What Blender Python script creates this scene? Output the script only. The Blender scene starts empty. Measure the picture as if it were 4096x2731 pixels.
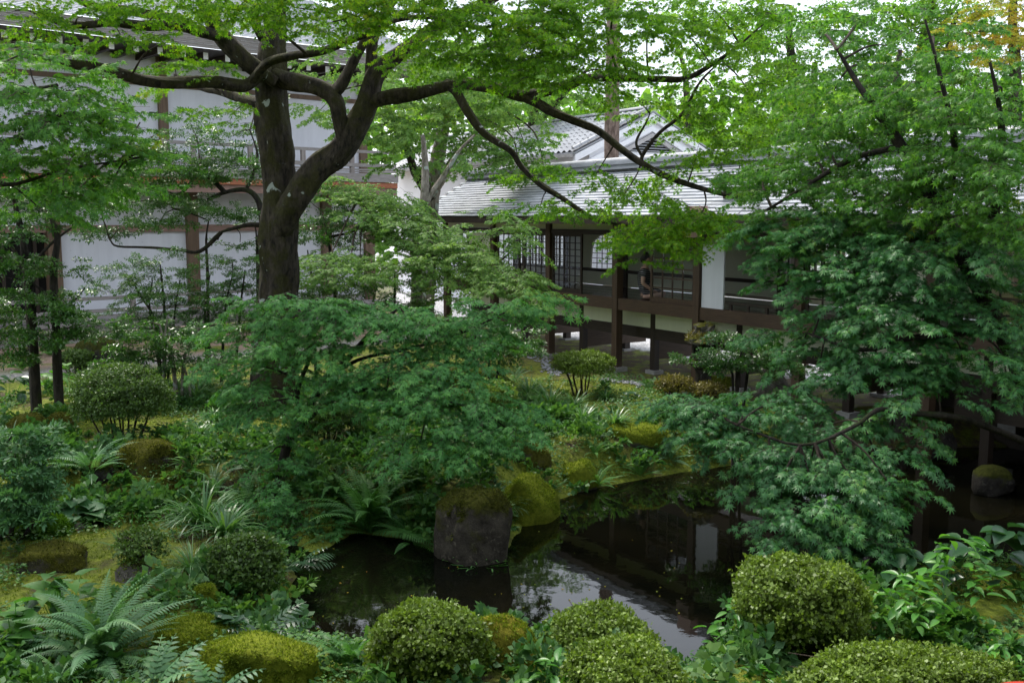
import bpy, math, random
import numpy as np
from mathutils import Vector, Matrix

# ---------------------------------------------------------------- camera, sky, sun, exposure
scene = bpy.context.scene
COL = scene.collection
FPX = 3982.0                      # focal length in pixels of the 4096 px wide frame
PITCH = math.atan(495.5 / FPX)
EYE = np.array((0.0, 0.0, 2.95))

cam_data = bpy.data.cameras.new("camera")
cam_data.sensor_width = 36.0
cam_data.lens = 35.0
cam_data.clip_start = 0.05
cam_data.clip_end = 1500.0
cam_data.dof.use_dof = True
cam_data.dof.focus_distance = 14.0
cam_data.dof.aperture_fstop = 5.6
cam = bpy.data.objects.new("camera", cam_data)
COL.objects.link(cam)
cam.location = EYE
cam.rotation_euler = (math.radians(90) - PITCH, 0, 0)
scene.camera = cam

SUN_ELEV, SUN_AZ = math.radians(56), math.radians(-35)   # azimuth from +Y towards +X
world = bpy.data.worlds.new("World")
scene.world = world
world.use_nodes = True
wn = world.node_tree
wn.nodes.clear()
w_out = wn.nodes.new("ShaderNodeOutputWorld")
w_add = wn.nodes.new("ShaderNodeAddShader")
w_sky = wn.nodes.new("ShaderNodeTexSky")
w_sky.sky_type = 'NISHITA'
w_sky.sun_disc = False
w_sky.sun_elevation = SUN_ELEV
w_sky.sun_rotation = SUN_AZ
w_sky.dust_density = 4.0
w_b1 = wn.nodes.new("ShaderNodeBackground")
w_b1.inputs[1].default_value = 0.04
w_b2 = wn.nodes.new("ShaderNodeBackground")               # the even cloud cover
w_b2.inputs[0].default_value = (0.86, 0.92, 1.0, 1)
w_b2.inputs[1].default_value = 0.58
wn.links.new(w_sky.outputs[0], w_b1.inputs[0])
wn.links.new(w_b1.outputs[0], w_add.inputs[0])
wn.links.new(w_b2.outputs[0], w_add.inputs[1])
wn.links.new(w_add.outputs[0], w_out.inputs[0])

sun_data = bpy.data.lights.new("sun", 'SUN')
sun_data.energy = 2.0
sun_data.angle = math.radians(14)
sun_data.color = (1.0, 0.95, 0.86)
sun = bpy.data.objects.new("sun", sun_data)
COL.objects.link(sun)
sdir = Vector((math.sin(SUN_AZ) * math.cos(SUN_ELEV), math.cos(SUN_AZ) * math.cos(SUN_ELEV), math.sin(SUN_ELEV)))
sun.rotation_euler = sdir.to_track_quat('Z', 'Y').to_euler()
sun.location = (0, 0, 40)

scene.view_settings.view_transform = 'Standard'
scene.view_settings.look = 'None'
scene.view_settings.gamma = 1.0
scene.view_settings.exposure = 1.4
scene.view_settings.use_curve_mapping = False
scene.cycles.max_bounces = 8
scene.cycles.diffuse_bounces = 2
scene.cycles.glossy_bounces = 3
scene.cycles.transmission_bounces = 6
scene.cycles.transparent_max_bounces = 6
scene.cycles.sample_clamp_indirect = 6.0

# ---------------------------------------------------------------- helpers: picture point -> place
CP, SP = math.cos(PITCH), math.sin(PITCH)
def ray(px, py):
    a, b = (px - 2048.0) / FPX, (1365.5 - py) / FPX
    return np.array((a, CP + b * SP, -SP + b * CP))
def at(px, py, Y):
    r = ray(px, py)
    return EYE + r * (Y / r[1])
def gz(px, py, z):
    r = ray(px, py)
    return EYE + r * ((z - EYE[2]) / r[2])
def norm(v):
    v = np.asarray(v, float)
    return v / (np.linalg.norm(v, axis=-1, keepdims=True) + 1e-9)

# ---------------------------------------------------------------- helpers: objects
WORLD_LOC = {}
def link(o):
    COL.objects.link(o)
    return o
def tag(o, label=None, cat=None, group=None, kind=None):
    if label: o["label"] = label
    if cat: o["category"] = cat
    if group: o["group"] = group
    if kind: o["kind"] = kind
    return o
def thing(name, loc, label, cat, group=None):
    o = bpy.data.objects.new(name, None)
    o.empty_display_size = 0.2
    o.location = loc
    link(o)
    WORLD_LOC[o.name] = np.array(loc, float)
    return tag(o, label, cat, group)
def put(name, me, mat, parent=None, **kw):
    """me: mesh whose vertices are in world space; parent: thing or part it belongs to."""
    if mat is not None and len(me.materials) == 0:
        me.materials.append(mat)
    o = bpy.data.objects.new(name, me)
    link(o)
    if parent is not None:
        o.parent = parent
        base = WORLD_LOC.get(parent.name, np.zeros(3))
        n = len(me.vertices)
        co = np.empty(n * 3); me.vertices.foreach_get("co", co)
        co = (co.reshape(-1, 3) - base).ravel()
        me.vertices.foreach_set("co", co); me.update()
        WORLD_LOC[o.name] = base
    return tag(o, **kw)
def place(name, me, parent, loc, rot, scale=1.0):
    """a shared-mesh piece under a thing; loc is a world point."""
    o = bpy.data.objects.new(name, me)
    link(o)
    o.parent = parent
    o.location = Vector(loc) - Vector(WORLD_LOC[parent.name])
    o.rotation_euler = rot
    o.scale = (scale,) * 3 if np.isscalar(scale) else scale
    return o

class MB:
    def __init__(self): self.v, self.f = [], []
    def add(self, vs, fs):
        b = len(self.v)
        self.v += [tuple(map(float, p)) for p in vs]
        self.f += [tuple(b + i for i in f) for f in fs]
        return self
    def hexa(self, c):      # 8 corners, bottom ring then top ring
        return self.add(c, [(3,2,1,0),(4,5,6,7),(0,1,5,4),(1,2,6,5),(2,3,7,6),(3,0,4,7)])
    def box(self, x0, x1, y0, y1, z0, z1):
        return self.hexa([(x0,y0,z0),(x1,y0,z0),(x1,y1,z0),(x0,y1,z0),(x0,y0,z1),(x1,y0,z1),(x1,y1,z1),(x0,y1,z1)])
    def mesh(self, name="m"):
        me = bpy.data.meshes.new(name)
        me.from_pydata(self.v, [], self.f); me.update()
        return me

class Frame:
    """a building line: s runs along it, d away from the viewer, z up."""
    def __init__(self, o, u):
        self.o = np.array((o[0], o[1], 0.0)); self.u = np.array((u[0], u[1], 0.0)) / math.hypot(*u)
        self.n = np.array((-self.u[1], self.u[0], 0.0))
    def p(self, s, d, z): return self.o + self.u * s + self.n * d + np.array((0, 0, z))
    def hit(self, px, py, d=0.0):
        r = ray(px, py)
        t = (np.dot(self.n, self.o) + d - np.dot(self.n, EYE)) / np.dot(self.n, r)
        q = EYE + r * t
        return float(np.dot(q - self.o, self.u)), float(q[2])
    def box(self, mb, s0, s1, d0, d1, z0, z1):
        c = [self.p(s0,d0,z0), self.p(s1,d0,z0), self.p(s1,d1,z0), self.p(s0,d1,z0),
             self.p(s0,d0,z1), self.p(s1,d0,z1), self.p(s1,d1,z1), self.p(s0,d1,z1)]
        return mb.hexa(c)
    def b(self, name, mat, parent, s0, s1, d0, d1, z0, z1, **kw):
        return put(name, self.box(MB(), s0, s1, d0, d1, z0, z1).mesh(name), mat, parent, **kw)

def np_mesh(name, V, F, rnd=None, smooth=True):
    """V (n,3), F (m,k) -> mesh, with an optional per-face value 'rnd'."""
    V = np.ascontiguousarray(V, np.float32); F = np.ascontiguousarray(F, np.int32)
    m, k = F.shape
    me = bpy.data.meshes.new(name)
    me.vertices.add(len(V)); me.vertices.foreach_set("co", V.ravel())
    me.loops.add(m * k); me.loops.foreach_set("vertex_index", F.ravel())
    me.polygons.add(m)
    me.polygons.foreach_set("loop_start", np.arange(0, m * k, k, dtype=np.int32))
    me.polygons.foreach_set("use_smooth", np.full(m, smooth))
    if rnd is not None:
        a = me.attributes.new("rnd", 'FLOAT', 'FACE')
        a.data.foreach_set("value", np.ascontiguousarray(rnd, np.float32))
    me.update(calc_edges=True)
    return me

def frames(tip, up):
    x = norm(tip); z = norm(up - (up * x).sum(-1, keepdims=True) * x); y = np.cross(z, x)
    return np.stack([x, y, z], -1)           # columns

def rotz(a):
    c, s = math.cos(a), math.sin(a)
    return np.array(((c, -s, 0), (s, c, 0), (0, 0, 1.0)))

# ---------------------------------------------------------------- materials
def mk(name):
    m = bpy.data.materials.new(name); m.use_nodes = True
    nt = m.node_tree; nt.nodes.clear()
    out = nt.nodes.new("ShaderNodeOutputMaterial")
    return m, nt, out
def ramp(nt, fac, stops):
    r = nt.nodes.new("ShaderNodeValToRGB"); e = r.color_ramp.elements
    while len(e) < len(stops): e.new(0.5)
    for el, (p, c) in zip(e, stops):
        el.position = p; el.color = (*c, 1) if len(c) == 3 else c
    if fac is not None: nt.links.new(fac, r.inputs[0])
    return r.outputs[0]
def noise(nt, scale, detail=4, rough=0.55, vec=None, dist=0.0):
    n = nt.nodes.new("ShaderNodeTexNoise")
    n.inputs["Scale"].default_value = scale; n.inputs["Detail"].default_value = detail
    n.inputs["Roughness"].default_value = rough; n.inputs["Distortion"].default_value = dist
    if vec is None:
        g = nt.nodes.new("ShaderNodeNewGeometry"); vec = g.outputs["Position"]
    nt.links.new(vec, n.inputs["Vector"])
    return n.outputs[0]
def mixc(nt, fac, a, b):
    m = nt.nodes.new("ShaderNodeMix"); m.data_type = 'RGBA'
    for s, v in ((m.inputs[0], fac), (m.inputs[6], a), (m.inputs[7], b)):
        if hasattr(v, "node"): nt.links.new(v, s)
        elif isinstance(v, (int, float)): s.default_value = v
        else: s.default_value = (*v, 1)
    return m.outputs[2]
def math_(nt, op, a, b=None):
    m = nt.nodes.new("ShaderNodeMath"); m.operation = op
    for s, v in zip(m.inputs, (a, b)):
        if v is None: continue
        if hasattr(v, "node"): nt.links.new(v, s)
        else: s.default_value = v
    return m.outputs[0]
def bump(nt, h, strength=0.3, dist=0.02):
    b = nt.nodes.new("ShaderNodeBump"); b.inputs["Strength"].default_value = strength
    b.inputs["Distance"].default_value = dist
    nt.links.new(h, b.inputs["Height"])
    return b.outputs[0]
def bsdf(nt, out, col, rough=0.6, spec=0.4, nrm=None, connect=True):
    p = nt.nodes.new("ShaderNodeBsdfPrincipled")
    if hasattr(col, "node"): nt.links.new(col, p.inputs["Base Color"])
    else: p.inputs["Base Color"].default_value = (*col, 1)
    if hasattr(rough, "node"): nt.links.new(rough, p.inputs["Roughness"])
    else: p.inputs["Roughness"].default_value = rough
    p.inputs["Specular IOR Level"].default_value = spec
    if nrm is not None: nt.links.new(nrm, p.inputs["Normal"])
    if connect: nt.links.new(p.outputs[0], out.inputs[0])
    return p
def stretched(nt, sx, sy, sz):
    g = nt.nodes.new("ShaderNodeNewGeometry"); m = nt.nodes.new("ShaderNodeMapping")
    m.inputs["Scale"].default_value = (sx, sy, sz)
    nt.links.new(g.outputs["Position"], m.inputs[0]); return m.outputs[0]

def leafmat(name, stops, trans=0.35, rough=0.42, spec=0.5, tcol=(1.5, 1.7, 0.7), objrand=False):
    m, nt, out = mk(name)
    a = nt.nodes.new("ShaderNodeAttribute"); a.attribute_name = "rnd"
    f = a.outputs["Fac"]
    if objrand:
        oi = nt.nodes.new("ShaderNodeObjectInfo")
        f = math_(nt, 'ADD', math_(nt, 'MULTIPLY', f, 0.35), math_(nt, 'MULTIPLY', oi.outputs["Random"], 0.65))
    big = noise(nt, 0.9, 2)
    f = math_(nt, 'ADD', math_(nt, 'MULTIPLY', f, 0.75), math_(nt, 'MULTIPLY', math_(nt, 'SUBTRACT', big, 0.25), 0.5))
    c = ramp(nt, f, stops)
    p = bsdf(nt, out, c, rough, spec, connect=False)
    t = nt.nodes.new("ShaderNodeBsdfTranslucent")
    mu = nt.nodes.new("ShaderNodeMix"); mu.data_type = 'RGBA'; mu.blend_type = 'MULTIPLY'
    mu.inputs[0].default_value = 1.0
    nt.links.new(c, mu.inputs[6]); mu.inputs[7].default_value = (*tcol, 1)
    nt.links.new(mu.outputs[2], t.inputs[0])
    mx = nt.nodes.new("ShaderNodeMixShader"); mx.inputs[0].default_value = trans
    nt.links.new(p.outputs[0], mx.inputs[1]); nt.links.new(t.outputs[0], mx.inputs[2])
    nt.links.new(mx.outputs[0], out.inputs[0])
    return m

M = {}
M["maple_bright"] = leafmat("maple_bright", [(0.05,(0.055,0.17,0.014)),(0.45,(0.12,0.28,0.018)),(0.8,(0.21,0.38,0.022)),(1.0,(0.42,0.42,0.03))], 0.58, 0.5, 0.22, (1.35,1.4,0.6))
M["maple_blue"] = leafmat("maple_blue", [(0.0,(0.028,0.115,0.034)),(0.5,(0.062,0.205,0.058)),(0.85,(0.12,0.30,0.07)),(1.0,(0.24,0.38,0.05))], 0.36, 0.40, 0.38, (1.35,1.45,0.6))
M["maple_fresh"] = leafmat("maple_fresh", [(0.0,(0.035,0.14,0.034)),(0.5,(0.085,0.265,0.062)),(0.85,(0.15,0.36,0.075)),(1.0,(0.28,0.42,0.05))], 0.40, 0.48, 0.30, (1.3,1.35,0.6))
M["maple_mid"] = leafmat("maple_mid", [(0.0,(0.035,0.125,0.024)),(0.5,(0.085,0.235,0.034)),(0.85,(0.15,0.32,0.04)),(1.0,(0.36,0.38,0.03))], 0.48, 0.45, 0.3, (1.4,1.45,0.55))
M["maple_pale"] = leafmat("maple_pale", [(0.0,(0.07,0.17,0.04)),(0.5,(0.14,0.27,0.06)),(0.9,(0.24,0.38,0.08)),(1.0,(0.38,0.38,0.07))], 0.45, 0.55, 0.22, (1.3,1.35,0.7))
M["maple_orange"] = leafmat("maple_orange", [(0.0,(0.16,0.28,0.03)),(0.4,(0.34,0.36,0.04)),(0.75,(0.50,0.38,0.05)),(1.0,(0.55,0.27,0.05))], 0.55, 0.5, 0.25, (1.2,1.2,0.6))
M["far_leaf"] = leafmat("far_leaf", [(0.0,(0.06,0.15,0.028)),(0.5,(0.125,0.26,0.04)),(0.9,(0.22,0.36,0.05)),(1.0,(0.40,0.36,0.05))], 0.5, 0.5, 0.25, (1.3,1.4,0.6))
M["evergreen"] = leafmat("evergreen", [(0.0,(0.022,0.075,0.020)),(0.5,(0.055,0.145,0.028)),(0.85,(0.10,0.21,0.036)),(1.0,(0.22,0.28,0.05))], 0.3, 0.32, 0.45, (1.3,1.5,0.6))
M["azalea"] = leafmat("azalea", [(0.0,(0.05,0.065,0.014)),(0.35,(0.11,0.17,0.028)),(0.75,(0.20,0.30,0.05)),(0.95,(0.30,0.39,0.09)),(1.0,(0.36,0.20,0.06))], 0.28, 0.45, 0.3, (1.3,1.4,0.6))
M["azalea_dark"] = leafmat("azalea_dark", [(0.0,(0.03,0.055,0.014)),(0.5,(0.075,0.14,0.032)),(0.85,(0.13,0.22,0.05)),(1.0,(0.24,0.22,0.06))], 0.28, 0.45, 0.3, (1.3,1.4,0.6))
M["azalea_brown"] = leafmat("azalea_brown", [(0.0,(0.07,0.055,0.015)),(0.5,(0.14,0.12,0.025)),(1.0,(0.26,0.22,0.04))], 0.25, 0.45, 0.4)
M["fern"] = leafmat("fern", [(0.0,(0.03,0.11,0.03)),(0.5,(0.075,0.20,0.048)),(0.85,(0.12,0.28,0.055)),(1.0,(0.24,0.36,0.06))], 0.4, 0.5, 0.3, (1.3,1.4,0.6), objrand=True)
M["fern_blue"] = leafmat("fern_blue", [(0.0,(0.045,0.13,0.055)),(0.5,(0.095,0.22,0.09)),(1.0,(0.17,0.32,0.10))], 0.35, 0.48, 0.35, (1.3,1.4,0.7), objrand=True)
M["grass"] = leafmat("grass", [(0.0,(0.035,0.11,0.035)),(0.5,(0.075,0.19,0.05)),(1.0,(0.18,0.30,0.09))], 0.35, 0.33, 0.5, (1.3,1.4,0.6))
M["broad"] = leafmat("broad", [(0.0,(0.04,0.15,0.03)),(0.5,(0.085,0.25,0.042)),(1.0,(0.16,0.36,0.06))], 0.38, 0.36, 0.42, (1.3,1.4,0.55), objrand=True)
M["heart"] = leafmat("heart", [(0.0,(0.028,0.10,0.02)),(0.5,(0.07,0.20,0.03)),(1.0,(0.15,0.34,0.05))], 0.42, 0.45, 0.35, (1.3,1.4,0.55), objrand=True)
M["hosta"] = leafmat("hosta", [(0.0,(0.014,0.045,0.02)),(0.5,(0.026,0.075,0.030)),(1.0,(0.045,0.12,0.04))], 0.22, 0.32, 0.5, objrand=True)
M["cover"] = leafmat("cover", [(0.0,(0.026,0.085,0.028)),(0.5,(0.065,0.165,0.042)),(1.0,(0.15,0.27,0.055))], 0.32, 0.5, 0.28, (1.3,1.4,0.6))
M["moss_tuft"] = leafmat("moss_tuft", [(0.0,(0.06,0.092,0.009)),(0.5,(0.14,0.20,0.018)),(1.0,(0.27,0.34,0.035))], 0.35, 0.7, 0.15, (1.3,1.3,0.6))
M["moss_brown"] = leafmat("moss_brown", [(0.0,(0.030,0.040,0.007)),(0.5,(0.080,0.092,0.013)),(1.0,(0.17,0.185,0.024))], 0.3, 0.7, 0.15, (1.3,1.3,0.6))
M["moss_green"] = leafmat("moss_green", [(0.0,(0.035,0.10,0.008)),(0.5,(0.085,0.20,0.012)),(1.0,(0.15,0.30,0.02))], 0.3, 0.7, 0.15, (1.3,1.3,0.6))

def mat_bark(name, dark, light, moss, mossamt, lichen=0.0):
    m, nt, out = mk(name)
    v = stretched(nt, 1, 1, 0.35)
    n1 = noise(nt, 14, 6, 0.65, v)
    c = ramp(nt, n1, [(0.38, dark), (0.64, light)])
    g = nt.nodes.new("ShaderNodeNewGeometry")
    sep = nt.nodes.new("ShaderNodeSeparateXYZ"); nt.links.new(g.outputs["Normal"], sep.inputs[0])
    n2 = noise(nt, 3.0, 5, 0.65)
    f = math_(nt, 'ADD', n2, math_(nt, 'MULTIPLY', sep.outputs[2], 0.12))
    f = math_(nt, 'ADD', f, mossamt - 0.5)
    f = ramp(nt, f, [(0.48, (0,0,0)), (0.60, (1,1,1))])
    mossc = ramp(nt, noise(nt, 25, 4), [(0.3, tuple(x * 0.5 for x in moss)), (0.7, moss)])
    c = mixc(nt, f, c, mossc)
    if lichen > 0:
        n3 = noise(nt, 5.5, 3, 0.5, stretched(nt, 1, 1, 0.8), 0.6)
        lf = ramp(nt, math_(nt, 'ADD', n3, lichen - 0.5), [(0.60, (0,0,0)), (0.63, (1,1,1))])
        c = mixc(nt, lf, c, (0.36, 0.40, 0.36))
    bsdf(nt, out, c, 0.85, 0.25, bump(nt, noise(nt, 18, 7, 0.75, v), 1.0, 0.06))
    return m
M["bark_main"] = mat_bark("bark_main", (0.010,0.008,0.006), (0.070,0.056,0.040), (0.045,0.043,0.010), 0.52, 0.42)
M["bark_dark"] = mat_bark("bark_dark", (0.016,0.014,0.011), (0.055,0.045,0.035), (0.045,0.06,0.018), 0.42, 0.38)
M["bark_pale"] = mat_bark("bark_pale", (0.13,0.11,0.085), (0.33,0.30,0.25), (0.07,0.09,0.03), 0.42, 0.52)
M["bark_twig"] = mat_bark("bark_twig", (0.025,0.02,0.014), (0.075,0.055,0.04), (0.05,0.06,0.02), 0.3)
M["bark_cedar"] = mat_bark("bark_cedar", (0.10,0.07,0.055), (0.26,0.19,0.155), (0.1,0.1,0.06), 0.28)

def mat_wood(name, dark, light, rough=0.6, axis=2, spec=0.35):
    m, nt, out = mk(name)
    s = [22.0, 22.0, 22.0]; s[axis] = 1.2
    if axis != 2: s = [5.0, 5.0, 40.0]
    v = stretched(nt, *s)
    n = noise(nt, 1.0, 5, 0.6, v)
    c = ramp(nt, n, [(0.25, dark), (0.75, light)])
    w = noise(nt, 1.7, 4, 0.6)
    c = mixc(nt, math_(nt, 'MULTIPLY', w, 0.5), c, tuple(x * 0.55 for x in dark))
    bsdf(nt, out, c, rough, spec, bump(nt, n, 0.25, 0.004))
    return m
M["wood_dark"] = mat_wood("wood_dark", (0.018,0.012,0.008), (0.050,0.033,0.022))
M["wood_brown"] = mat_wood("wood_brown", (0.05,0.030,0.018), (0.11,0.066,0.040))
M["wood_brown_h"] = mat_wood("wood_brown_h", (0.05,0.030,0.018), (0.11,0.066,0.040), axis=0)
M["wood_dark_h"] = mat_wood("wood_dark_h", (0.018,0.012,0.008), (0.050,0.033,0.022), axis=0)
M["wood_mid"] = mat_wood("wood_mid", (0.10,0.062,0.038), (0.20,0.13,0.085))
M["wood_grey"] = mat_wood("wood_grey", (0.20,0.18,0.17), (0.36,0.33,0.32), 0.7, 0)
M["wood_grey_v"] = mat_wood("wood_grey_v", (0.20,0.17,0.155), (0.34,0.30,0.285), 0.7)
M["wood_red"] = mat_wood("wood_red", (0.30,0.095,0.045), (0.46,0.17,0.085), 0.6, 0)
M["wood_roseate"] = mat_wood("wood_roseate", (0.22,0.13,0.105), (0.33,0.21,0.17), 0.65, 0)
M["floor_polish"] = mat_wood("floor_polish", (0.02,0.016,0.014), (0.05,0.04,0.035), 0.12, 0, 0.6)

def mat_plain(name, col, rough=0.6, spec=0.3, var=0.12, scale=3.0, bstr=0.1):
    m, nt, out = mk(name)
    n = noise(nt, scale, 5, 0.6)
    c = ramp(nt, n, [(0.3, tuple(x * (1 - var) for x in col)), (0.7, tuple(min(1, x * (1 + var)) for x in col))])
    bsdf(nt, out, c, rough, spec, bump(nt, noise(nt, scale * 30, 3), bstr, 0.003))
    return m
def mat_plaster(name, col):
    m, nt, out = mk(name)
    n = noise(nt, 0.9, 6, 0.6); st = noise(nt, 1.0, 6, 0.7, stretched(nt, 5, 5, 0.35))
    f = ramp(nt, math_(nt, 'ADD', math_(nt, 'MULTIPLY', n, 0.5), math_(nt, 'MULTIPLY', st, 0.5)), [(0.40, (1,1,1)), (0.62, (0,0,0))])
    c = mixc(nt, math_(nt, 'MULTIPLY', f, 0.35), col, tuple(x * 0.66 for x in col))
    sp = ramp(nt, noise(nt, 11, 3, 0.5), [(0.70, (0,0,0)), (0.74, (1,1,1))])
    c = mixc(nt, math_(nt, 'MULTIPLY', sp, 0.18), c, (0.25, 0.23, 0.22))
    bsdf(nt, out, c, 0.88, 0.12, bump(nt, noise(nt, 40, 4), 0.12, 0.004))
    return m
M["plaster"] = mat_plaster("plaster", (0.68,0.68,0.73))
M["plaster_white"] = mat_plain("plaster_white", (0.78,0.78,0.81), 0.85, 0.15, 0.05, 0.8)
M["plaster_cream"] = mat_plain("plaster_cream", (0.56,0.56,0.44), 0.9, 0.1, 0.06, 1.5)
M["white_paint"] = mat_plain("white_paint", (0.78,0.78,0.76), 0.6, 0.3, 0.04)
M["copper"] = mat_plain("copper", (0.38,0.22,0.19), 0.4, 0.5, 0.2)
M["void_shade"] = mat_plain("void_shade", (0.012,0.011,0.010), 0.8, 0.1)  # near-black sheets: inner shade of door opening and gable vent as colour
M["stone"] = mat_plain("stone", (0.28,0.27,0.26), 0.8, 0.25, 0.3, 6.0, 0.4)
M["stone_pale"] = mat_plain("stone_pale", (0.42,0.40,0.40), 0.8, 0.25, 0.2, 4.0, 0.3)
M["pebble"] = mat_plain("pebble", (0.17,0.18,0.20), 0.55, 0.4, 0.45, 14.0, 0.2)
M["red_felt"] = mat_plain("red_felt", (0.42,0.045,0.03), 0.95, 0.1, 0.1, 20)
M["skin"] = mat_plain("skin", (0.42,0.26,0.19), 0.55, 0.4, 0.05)
M["hair"] = mat_plain("hair", (0.012,0.010,0.009), 0.45, 0.5, 0.2, 40)

def mat_shingle(name, dark, light):
    m, nt, out = mk(name)
    oi = nt.nodes.new("ShaderNodeObjectInfo")
    a = nt.nodes.new("ShaderNodeAttribute"); a.attribute_name = "rnd"
    r = math_(nt, 'ADD', math_(nt, 'MULTIPLY', oi.outputs["Random"], 0.45), math_(nt, 'MULTIPLY', a.outputs["Fac"], 0.45))
    n = noise(nt, 3.0, 5, 0.6)
    c = ramp(nt, math_(nt, 'ADD', math_(nt, 'MULTIPLY', r, 0.6), math_(nt, 'MULTIPLY', n, 0.6)), [(0.2, dark), (0.8, light)])
    moss = ramp(nt, noise(nt, 1.3, 5, 0.65), [(0.60, (0,0,0)), (0.75, (1,1,1))])
    c = mixc(nt, math_(nt, 'MULTIPLY', moss, 0.45), c, (0.13, 0.14, 0.10))
    bsdf(nt, out, c, 0.33, 0.6, bump(nt, noise(nt, 30, 3), 0.12, 0.004))
    return m
M["shingle"] = mat_shingle("shingle", (0.24,0.25,0.275), (0.44,0.46,0.50))
M["tile"] = mat_shingle("tile", (0.20,0.21,0.23), (0.36,0.37,0.40))

# glass pane, paper, water
m, nt, out = mk("glass")
p = bsdf(nt, out, (0.9, 0.95, 0.95), 0.03, 0.5)
p.inputs["Transmission Weight"].default_value = 1.0
p.inputs["IOR"].default_value = 1.45
M["glass"] = m
m, nt, out = mk("paper")
d = nt.nodes.new("ShaderNodeBsdfDiffuse"); d.inputs[0].default_value = (0.8, 0.8, 0.82, 1)
t = nt.nodes.new("ShaderNodeBsdfTranslucent"); t.inputs[0].default_value = (0.88, 0.88, 0.92, 1)
x = nt.nodes.new("ShaderNodeMixShader"); x.inputs[0].default_value = 0.7
nt.links.new(d.outputs[0], x.inputs[1]); nt.links.new(t.outputs[0], x.inputs[2]); nt.links.new(x.outputs[0], out.inputs[0])
M["paper"] = m
m, nt, out = mk("water")
v = stretched(nt, 1.0, 1.0, 1.0)
h = math_(nt, 'ADD', noise(nt, 2.2, 2, 0.5, v), math_(nt, 'MULTIPLY', noise(nt, 9.0, 3, 0.5, v), 0.25))
c = ramp(nt, noise(nt, 1.1, 4, 0.6), [(0.35, (0.002,0.0025,0.0015)), (0.75, (0.007,0.006,0.003))])
p = bsdf(nt, out, c, 0.02, 0.5, bump(nt, h, 0.06, 0.02))
p.inputs["IOR"].default_value = 1.33
M["water"] = m
# striped dress
m, nt, out = mk("striped_dress")
g = nt.nodes.new("ShaderNodeNewGeometry")
sp = nt.nodes.new("ShaderNodeSeparateXYZ"); nt.links.new(g.outputs["Position"], sp.inputs[0])
f = math_(nt, 'FRACT', math_(nt, 'MULTIPLY', math_(nt, 'ADD', sp.outputs[2], math_(nt, 'MULTIPLY', sp.outputs[0], 0.12)), 26.0))
c = mixc(nt, math_(nt, 'GREATER_THAN', f, 0.84), (0.012, 0.012, 0.016), (0.45, 0.43, 0.42))
bsdf(nt, out, c, 0.85, 0.2)
M["dress"] = m
# ---------------------------------------------------------------- ground and pond
def _hash(i, j, k=0):
    n = (i * 374761393 + j * 668265263 + k * 2147483647 * 3) & 0xffffffff
    n = ((n ^ (n >> 13)) * 1274126177) & 0xffffffff
    return ((n ^ (n >> 16)) & 0xffff) / 65535.0
def vnoise(x, y, seed=0):
    x = np.asarray(x, float); y = np.asarray(y, float)
    i, j = np.floor(x).astype(np.int64), np.floor(y).astype(np.int64)
    fx, fy = x - i, y - j
    fx, fy = fx * fx * (3 - 2 * fx), fy * fy * (3 - 2 * fy)
    a, b = _hash(i, j, seed), _hash(i + 1, j, seed)
    c, d = _hash(i, j + 1, seed), _hash(i + 1, j + 1, seed)
    return (a * (1 - fx) + b * fx) * (1 - fy) + (c * (1 - fx) + d * fx) * fy
def vnoise3(P, seed=0):
    x, y, z = P[:, 0], P[:, 1], P[:, 2]
    return (vnoise(x + 0.31 * z, y + 0.7 * z, seed) + vnoise(y - 0.4 * x, z + 0.23 * x, seed + 7) + vnoise(z + 5.2, x - 0.3 * y, seed + 13)) / 3.0

WATER_Z = -0.45
POND_PX = [(1130,2500),(1180,2330),(1260,2220),(1420,2130),(1640,2160),(1760,2220),(1880,2260),(2010,2225),(2090,2110),(2200,2010),
           (2330,1965),(2520,1925),(2720,1890),(3000,1850),(3400,1800),(3900,1790),(4700,1800),(5200,2200),(4300,2330),(3500,2330),(3050,2430),
           (2780,2640),(2560,2760),(2300,2700),(2050,2560),(1800,2600),(1560,2620),(1350,2580),(1190,2560)]
POND = np.array([gz(a, b, WATER_Z)[:2] for a, b in POND_PX])
STREAM = np.array([gz(a, b, WATER_Z)[:2] for a, b in [(-200,2150),(250,2125),(480,2110),(720,2095),(930,2090),(1080,2150),(1250,2280)]])
def seg_dist(P, A, B):
    d = B - A; t = np.clip(((P - A) @ d) / (d @ d + 1e-12), 0, 1)
    return np.linalg.norm(P - (A + t[:, None] * d), axis=1)
def poly_sd(P, poly):
    n = len(poly); dist = np.full(len(P), 1e9); inside = np.zeros(len(P), bool)
    for i in range(n):
        A, B = poly[i], poly[(i + 1) % n]
        dist = np.minimum(dist, seg_dist(P, A, B))
        c = (A[1] > P[:, 1]) != (B[1] > P[:, 1])
        xx = (B[0] - A[0]) * (P[:, 1] - A[1]) / (B[1] - A[1] + 1e-12) + A[0]
        inside ^= c & (P[:, 0] < xx)
    return np.where(inside, -dist, dist)
def water_sd(P):
    d = poly_sd(P, POND)
    s = np.full(len(P), 1e9)
    for i in range(len(STREAM) - 1): s = np.minimum(s, seg_dist(P, STREAM[i], STREAM[i + 1]))
    return np.minimum(d, s - 0.16)
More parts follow.
